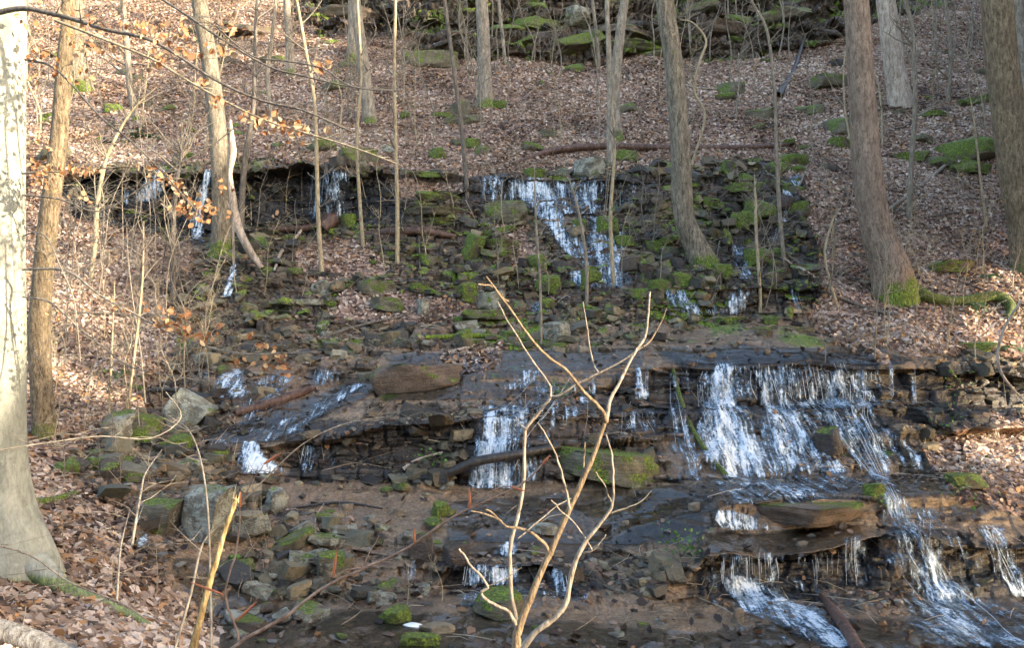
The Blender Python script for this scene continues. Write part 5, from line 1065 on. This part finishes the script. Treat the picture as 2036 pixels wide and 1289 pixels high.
for (x1, y1, x2, y2) in ((1078,924,1094,905),(1015,968,1046,978),(935,1010,933,968),(932,1012,936,990),(824,1080,824,1050),(662,1150,670,1092),(446,1184,376,1158),(470,1236,512,1196),(478,1010,478,978),(524,924,560,900)):
    mb = MB(); a = W(x1, y1, bt); b = W(x2, y2, bt); q = [a+(b-a)*t for t in (0, .2, .5, .8, 1)]
    tube(mb, q, np.array([2, 4.2, 4.4, 2.6, .6])*bt/F/2*1.3, 6, 2); build(mb, 'bud', M['bud'], tw, bb)
so = W(378, 1330, 3.6); mb = MB()
knob(mb, poly3([(372,1360),(384,1289),(398,1230),(420,1150),(444,1070),(462,1015),(470,992)], 3.6), [22,20,17,15,13,12,10], 3.6, 10, 6, seed=7)
for dx in (-4, 0, 5): tube(mb, poly3([(468+dx, 1000), (470+dx*1.4, 984-abs(dx))], 3.6), [.005, .001], 4, 1)
st = empty('broken_stake', so, 'snapped yellowish dead stem standing upright at lower left', 'stem'); build(mb, 'stem', M['stake'], st, so)

# ------------------------------------------------------------------ beech branches with hanging leaves (children of the beech)
br = BEECH[0]; bo = np.array(br.location)
OR = np.array([(.44, .21, .085), (.5, .3, .15), (.34, .15, .06), (.56, .4, .24)])
def bbranch(path, w, d0, d1, leaves, seed, mat='twig', tw=10, twl=.35):
    mb = MB(); pts = poly3(path, d0, d1); ws = np.interp(np.linspace(0, 1, len(path)), np.linspace(0, 1, len(w)), w)*d0/F/2
    p = tube(mb, pts, ws, 6, 4, 0, None, seed)
    o = build(mb, 'branch', M[mat], br, bo)
    mb = MB(); twigs(mb, p, ws[0]*.5, tw, twl, .15, seed, 3, .1, .95, 2); o2 = build(mb, 'twigs', M[mat], o, bo)
    if leaves:
        C = []; r = np.random.default_rng(seed)
        for (x, y, sx, sy, n) in leaves:
            for _ in range(int(n*1.7)):
                X = x+r.normal()*sx*1.25; Y = y+r.normal()*sy*1.1
                t = np.clip((X-path[0][0])/(path[-1][0]-path[0][0]+1e-6), 0, 1); C.append(W(X, Y, d0+(d1-d0)*t+r.uniform(-.15, .15)))
        C = np.array(C); Nn = np.stack([r.normal(size=len(C)), -np.abs(r.normal(size=len(C)))-.4, r.normal(size=len(C))*.35], 1)
        V, f, t = leaf_geo(C, Nn, r.uniform(.028, .05, len(C)), seed, OR[r.integers(0, 4, len(C))]*r.uniform(.7, 1.1, (len(C), 1)), .9)
        V = V-bo; me = mesh('leaves', V, f, {'tint': t}, False); obj('leaves', me, M['leaf'], o)
bbranch([(-20,28),(45,16),(110,28),(160,42),(210,58),(290,76),(350,108),(430,160),(520,200),(600,218),(700,262)], [12,9,7,5,4,3], 5.8, 5.0, [(60,35,25,12,5),(115,30,10,12,4),(140,32,8,6,3),(190,48,12,14,8),(262,48,8,12,5),(303,62,14,12,14),(335,80,14,16,14),(368,60,6,14,7),(160,75,20,16,9),(205,95,20,8,8)], 1, 'sapd')
bbranch([(110,40),(200,75),(300,116),(360,152),(430,192),(520,236),(600,262),(700,292),(800,330)], [6,5,4,4,3,2], 5.4, 4.6, [(320,120,8,10,7),(405,164,6,5,5),(435,205,8,7,8),(488,228,6,5,5),(525,240,14,10,12),(548,255,10,8,10),(580,258,12,8,12),(600,262,6,8,6),(655,258,3,4,3)], 2, 'sap')
bbranch([(430,45),(448,60),(430,52),(500,110),(560,120),(640,135),(700,172),(800,182)], [4,3,3,2], 4.8, 4.4, [(445,55,10,8,6),(462,58,6,6,4),(378,100,8,10,6),(425,100,10,6,6),(468,105,6,5,4),(637,132,7,5,7)], 3, 'sapd', 14)
bbranch([(310,-10),(372,30),(430,70),(530,130),(600,150),(700,172),(800,180)], [5,5,4,3,2], 5.0, 4.6, None, 4, 'sapd', 8)
bbranch([(50,118),(100,130),(140,165),(200,232),(262,282),(330,350),(400,430)], [5,4,4,3,2], 5.8, 5.2, [(100,120,20,14,9),(75,105,12,10,6),(75,150,10,10,5),(120,160,15,12,6),(160,150,10,8,5),(175,90,10,10,6)], 5, 'sapd', 12)
bbranch([(45,345),(100,342),(150,340),(200,335),(260,330)], [4,3,3,2], 5.8, 5.6, [(70,325,12,8,8),(95,345,14,10,12),(140,340,16,6,10),(170,342,14,6,8),(190,338,6,4,4),(85,370,14,6,6),(150,395,14,5,4),(85,285,16,5,4),(100,300,6,4,2)], 6, 'sap', 8, .25)
bbranch([(45,388),(120,396),(200,420),(300,360),(350,330),(420,290),(470,250)], [4,3,3,2], 5.8, 5.4, [(300,345,10,8,5),(340,350,12,8,7),(360,375,8,8,6),(350,360,6,10,4),(365,405,10,10,7),(390,415,14,10,9),(410,405,10,10,6),(375,430,10,8,6),(400,440,10,8,5),(430,420,8,5,4),(445,372,16,8,4),(455,425,12,8,4),(548,425,3,3,2)], 7, 'twig', 14, .3)
bbranch([(45,536),(115,535),(150,548),(200,588),(260,620),(330,658),(400,686),(480,704),(560,703),(640,700)], [5,5,4,4,3,2], 5.8, 5.0, [(222,608,5,6,5),(247,622,4,5,3),(294,612,3,5,3),(312,638,8,5,5),(322,618,6,3,3),(340,620,4,4,3),(368,628,8,8,8),(330,645,5,6,5),(372,655,8,10,9),(368,665,6,6,6),(405,672,12,6,8),(425,668,6,5,4),(438,652,3,3,3)], 8, 'twig', 16, .4)
bbranch([(45,590),(100,602),(160,655),(205,690),(255,728),(320,744),(420,760)], [4,4,3,2], 5.8, 5.4, [(92,622,3,3,2),(118,625,5,4,3),(500,667,5,3,3),(525,690,7,4,6),(560,705,8,6,5),(545,725,8,6,5),(575,745,5,8,3),(470,715,8,5,4),(520,720,10,8,4)], 9, 'twig', 14, .4)
bbranch([(45,470),(70,462),(95,475),(120,530),(145,590),(155,660),(160,720)], [3,3,3,2], 5.8, 5.5, None, 10, 'twig', 8, .3)
bbranch([(-30,900),(100,880),(200,868),(300,872),(360,830),(330,780)], [3,3,3,2], 4.2, 4.6, None, 11, 'twig', 10, .35)
bbranch([(-30,1080),(60,1105),(140,1160),(240,1200),(300,1240)], [4,4,3,2], 4.4, 4.2, None, 12, 'sapd', 6, .3)
# long trailing twig passing low across the left stream
lt = W(345, 1180, 4.3); mb = MB()
for pa in ([(345,1300),(380,1180),(400,1090),(430,1050),(520,960),(600,885),(680,845),(760,830)], [(420,1289),(418,1150),(412,1000),(395,900),(370,850),(340,835)], [(262,1085),(280,980),(290,940),(322,895)], [(232,1200),(240,1090),(258,1015)]):
    p = tube(mb, poly3(pa, 4.3, 5.0), np.linspace(6, 2.5, len(pa))*4.3/F/2, 5, 4); twigs(mb, p, .004, 9, .3, .4, len(pa)*7, 3, .2, .95, 2)
st = empty('shrub', lt, 'spindly bare shrub with trailing twigs in front of the lower left stream', 'shrub'); build(mb, 'twigs', M['twig'], st, lt)

# ------------------------------------------------------------------ ferns and small green plants
def fern(px, py, spx, n, label, seed, col=(.035, .09, .02)):
    R = random.Random(seed); i, j = hit(px, py); b = P[i, j]; L = spx*b[1]/F
    root = empty('fern', b, label, 'fern')
    for _ in range(n):
        mb = MB(); a = R.uniform(0, 6.28); e = R.uniform(.5, 1.1); p = b.copy(); ln = L*R.uniform(.6, 1); pts = []
        for k in range(12):
            pts.append(p.copy()); e -= .16; p = p+np.array([math.cos(a)*math.cos(e), math.sin(a)*math.cos(e), math.sin(e)])*ln/12
        sd = np.array([-math.sin(a), math.cos(a), 0.])
        for k in range(1, 12):
            wv = ln*.17*math.sin(math.pi*(k/12)**.7)*1.1+.004; dv = (pts[k]-pts[k-1])*.42
            for s in (-1, 1):
                q = pts[k]; v = np.array([q-dv, q+sd*s*wv*.6+dv*.2, q+sd*s*wv+dv*1.2-np.array([0, 0, wv*.2]), q+dv])
                c = np.array(col)*R.uniform(.7, 1.6); mb.add(v, np.array([[0, 1, 2, 3]]), tint=c)
        build(mb, 'frond', M['fern'], root, b, smooth=False)
for k, a in enumerate([(290,275,60,14,'broad green fern on the slope left of the upper trunks'), (250,285,40,9,'smaller fern left of the broad green fern'), (240,745,50,10,'fern in the sun patch left of the boulders'), (205,745,40,8,'yellow-green fern behind the slim stems',),
    (275,755,40,8,'dark fern right of the sun patch'), (370,705,36,8,'fern beside the fine brush above the fan-shaped fall'), (1925,610,60,9,'hanging fern under the mossy curved root'), (1990,700,70,12,'large dark fern at the right edge'), (1965,555,50,8,'fern behind the mossy curved root'),
    (1460,315,24,6,'tiny fern on the leaves above the right ledge'), (1615,600,26,6,'small fern left of the big swept trunk')]):
    fern(*a[:5], 600+k, (.16, .2, .02) if k == 3 else (.035, .1, .025))
def sprout(px, py, spx, n, label, seed):
    R = np.random.default_rng(seed); i, j = hit(px, py); b = P[i, j]; s = spx*b[1]/F
    C = b+R.normal(size=(n, 3))*np.array([s*.4, s*.3, s*.35])+np.array([0, -.1, s*.5])
    V, f, t = leaf_geo(C, R.normal(size=(n, 3))+np.array([0, -.5, 1]), R.uniform(.02, .05, n), seed, np.array([(.07, .17, .025)])*R.uniform(.5, 1.5, (n, 1)), .3)
    root = empty('plant', b, label, 'plant'); obj('leaves', mesh('leaves', V-b, f, {'tint': t}, False), M['fern'], root)
    mb = MB(); 
    for q in C[:max(3, n//6)]: tube(mb, [b, (b+q)/2+R.normal(size=3)*.02, q], [.003, .002, .001], 3, 2)
    build(mb, 'stem', M['sapd'], root, b)
for k, a in enumerate([(1890,770,40,30,'small green leafy sprig above the dark layered wall'), (1880,860,46,34,'trailing green plant under the dark layered wall'), (1110,790,34,50,'tuft of green moss-like leaves by the shrub fork'), (1350,1110,60,80,'green cress patch left of the lower curtain'),
    (470,1110,10,10,'green leaf by the slab pile'), (862,925,36,40,'green tuft below the dark wall left of the black log'), (640,668,26,30,'pale green tuft on the left shelf edge'), (1740,1000,20,16,'few green leaves on the edge of the broad slab'), (1900,1000,60,40,'low green herbs on the right bank')]):
    sprout(*a, 700+k)

# fallen sticks
def sticks():
    R = random.Random(88); c = 0
    while c < 46:
        x = R.uniform(40, 2000); y = R.uniform(90, 720); i, j = hit(x, y)
        if rock[i, j] > .6 and R.random() < .7: continue
        b = P[i, j]; L_ = R.uniform(.5, 2.4); a = R.uniform(0, math.pi); pts = []
        for t in np.linspace(-.5, .5, 6):
            X = b[0]+math.cos(a)*L_*t; yy = y-math.sin(a)*L_*t*F/b[1]*.35; ii, jj = hit(CX+X/b[1]*F, yy); q = P[ii, jj].copy(); q[2] += .02+.05*R.random(); pts.append(q)
        pts = np.array(pts)
        if np.abs(np.diff(pts[:, 1])).max() > .6: continue
        r = R.uniform(.008, .03); mb = MB(); p = tube(mb, pts, np.linspace(r, r*.4, 6), 6, 3, .1, None, c); twigs(mb, p, r*.6, 3, L_*.3, .2, c, 3, .3, .95, 1)
        tag(build(mb, 'fallen_stick', M[R.choice(('twig', 'dead', 'sapd', 'rot', 'sapd'))], None, b), 'fallen stick lying among the leaves of the slope', 'stick', 'fallen sticks among the leaves'); c += 1
    mb = MB(); r = np.random.default_rng(5); w = (np.linalg.norm(np.cross(tu, tv), axis=-1)*(PYa > 0)*(PYa < 1289)*(PXa > 0)*(PXa < 2036)*(1-.8*sm)*np.clip(12/P[..., 1], .3, 2)*(NRM[..., 2] > .3)).ravel(); ks = r.choice(len(w), 2600, p=w/w.sum())
    tri = np.array([[0, 1, 4, 3], [1, 2, 5, 4], [2, 0, 3, 5], [3, 4, 7, 6], [4, 5, 8, 7], [5, 3, 6, 8]])
    for k in ks:
        c = P.reshape(-1, 3)[k]; nn = NRM.reshape(-1, 3)[k]; a = r.normal(size=3); a -= nn*(a@nn); a /= np.linalg.norm(a); bb = np.cross(nn, a); L_ = r.uniform(.08, .35); q = r.uniform(.002, .005)*max(1, c[1]/11)
        ring = [nn*q, -nn*q*.5+bb*q*.87, -nn*q*.5-bb*q*.87]; m_ = nn*.02+bb*r.normal()*.03
        v = [c+nn*.025-a*L_+e for e in ring]+[c+nn*.025+m_+e for e in ring]+[c+nn*.03+a*L_+e*.4 for e in ring]
        mb.add(v, tri, tint=np.array([(.3, .24, .17), (.16, .12, .08), (.45, .38, .29)])[r.integers(0, 3)])
    tag(build(mb, 'fallen_twigs', M['leaf']), 'small dry twigs scattered over leaves and rocks', 'twigs', kind='stuff')
sticks()

# white foam patch in the lower stream
f0 = hp(820, 1250); v, f = rockshape(99, 'round', False); mb = MB(); mb.add(v*np.array([.085, .05, .018]), f)
m, nt = newmat('white_foam'); n = N(nt); n.out(n('ShaderNodeBsdfPrincipled', {'Base Color': (.85, .88, .9, 1), 'Roughness': .6, 'Normal': n('ShaderNodeBump', {'Height': n.noise(n('ShaderNodeTexCoord').outputs['Object'], 60, 4, .7), 'Strength': .6, 'Distance': .01}).outputs[0]}).outputs[0])
o = build(mb, 'foam_patch', m); o.location = f0+np.array([0, 0, .01]); tag(o, 'small white foam patch floating in the lower left stream', 'foam')

# ------------------------------------------------------------------ unseen hill added at right, shaped to shade the fall and pass chosen sunbeams
az = math.radians(-26); el = math.radians(15)
S = np.array([math.cos(el)*math.cos(az), math.cos(el)*math.sin(az), math.sin(el)])
def shade_ridge():
    ys = np.linspace(-26, 46, 220); ss = np.linspace(0, 1, 26)
    ct = np.interp(ys, [-26, -8, -5.3, -4.75, -4.1, -3.8, -3.0, -1.5, -.5, 1, 2, 3, 5.5, 9, 14, 20, 30, 46], [8, 6, 5.2, 3.2, 3.1, 5.2, 5.7, 6.2, 5.3, 5.3, 6.3, 7.4, 10, 13.0, 15, 16.2, 20, 27])
    ct = ct+(.35*np.array([vn(y*1.1, 0, 0, 31) for y in ys])+.5*np.array([vn(y*2.6, 0, 0, 33) for y in ys]))*sstep(-3.4, 0, ys)
    xc = np.maximum(14, .66*ys+5.5); V = []
    for k, s in enumerate(ss):
        prof = math.sin(min(1, s/.5)*math.pi/2)**1.3 if s <= .5 else 1-.5*((s-.5)/.5)**2
        X = xc-5+s*14; z0 = -2.5+np.clip(ys, 0, 40)*.28
        cs = np.interp(ys+.487*(X-16), ys, ct)
        Z = z0+(cs-z0)*prof; Z = Z+(0 if abs(s-.5) < .03 else 1)*.25*vn(X*.7, ys*.7, 0, 41)
        V.append(np.stack([X, ys, Z], -1))
    V = np.array(V); a, b = V.shape[:2]; ix = np.arange(a*b).reshape(a, b)
    f = np.stack([ix[:-1, :-1], ix[1:, :-1], ix[1:, 1:], ix[:-1, 1:]], -1).reshape(-1, 4)
    tag(obj('shade_hills', mesh('shade_hills', V.reshape(-1, 3), f, {'mask': np.zeros((a*b, 3))}), M['ground']), kind='structure')
shade_ridge()
def bank():  # unseen opposite bank behind the camera, put in to block low sky glow
    xs = np.linspace(-45, 11, 60); ss = np.linspace(0, 1, 16); V = []
    for t in ss: V.append(np.stack([xs, -5-16*t+0*xs, -2+(9+1.5*vn(xs*.3, 0, 0, 55))*math.sin(t*math.pi/2)+.4*vn(xs*.8, t*6, 0, 57)], -1))
    V = np.array(V); a, b = V.shape[:2]; ix = np.arange(a*b).reshape(a, b)
    tag(obj('shade_hills', mesh('shade_hills', V.reshape(-1, 3), np.stack([ix[:-1, :-1], ix[1:, :-1], ix[1:, 1:], ix[:-1, 1:]], -1).reshape(-1, 4), {'mask': np.zeros((a*b, 3))}), M['ground']), kind='structure')
bank()
def dapple_woods():  # unseen trunks added to dapple the sun, kept clear of the lit rays
    mb = MB(); R = random.Random(5)
    for _ in range(75):
        y = R.uniform(-24, 42)
        x = max(14, .66*y+5.5)+2+R.uniform(-1.5, 4)
        if abs(y-(3.25-.487*(x-.2))) < 1.5 or abs(y-(6-.487*(x+3.4))) < 1.6: continue
        z = np.interp(y, [-26, -4, 3, 9, 20, 46], [6, 3.5, 5.5, 9.5, 14.5, 25]); r = R.uniform(.06, .22)
        p = tube(mb, [(x, y, z), (x+R.uniform(-.3, .3), y+R.uniform(-.3, .3), z+4), (x+R.uniform(-.5, .5), y+R.uniform(-.5, .5), z+9)], [r, r*.8, r*.4], 7, 3)
        twigs(mb, p, r*.3, 5, 2.0, .6, R.randint(0, 9999), 3, .3, .98, 2)
    tag(build(mb, 'dapple_woods', M['bark']), 'bare trees added outside the view to dapple the sun', 'dapple_woods', kind='stuff')
dapple_woods()

# ------------------------------------------------------------------ light, sky, camera
w = bpy.data.worlds.new('World'); sc.world = w; w.use_nodes = True; nt = w.node_tree; nt.nodes.clear()
sky = nt.nodes.new('ShaderNodeTexSky'); sky.sky_type = 'NISHITA'; sky.sun_disc = False
sky.sun_elevation = el; sky.sun_rotation = math.atan2(S[0], S[1]); sky.air_density = 1.0; sky.dust_density = 2.5; sky.ozone_density = .6
bg = nt.nodes.new('ShaderNodeBackground'); bg.inputs[1].default_value = .15
ow = nt.nodes.new('ShaderNodeOutputWorld'); nt.links.new(sky.outputs[0], bg.inputs[0]); nt.links.new(bg.outputs[0], ow.inputs[0])
L = bpy.data.lights.new('sun', 'SUN'); L.energy = 2.9; L.angle = math.radians(.6); L.color = (1, .86, .66)
lo = bpy.data.objects.new('sun', L); COL.objects.link(lo); lo.rotation_euler = Vector(-S).to_track_quat('-Z', 'Y').to_euler(); lo.location = Vector(S)*40
cam = bpy.data.cameras.new('camera'); cam.sensor_width = 36; cam.lens = 36*F/2036; cam.clip_end = 300; cam.clip_start = .05
co = bpy.data.objects.new('camera', cam); COL.objects.link(co); co.rotation_euler = (math.radians(90), 0, 0); sc.camera = co
sc.view_settings.view_transform = 'Standard'; sc.view_settings.look = 'None'; sc.view_settings.exposure = 2.4; sc.view_settings.gamma = 1
sc.cycles.transparent_max_bounces = 24; sc.cycles.max_bounces = 6
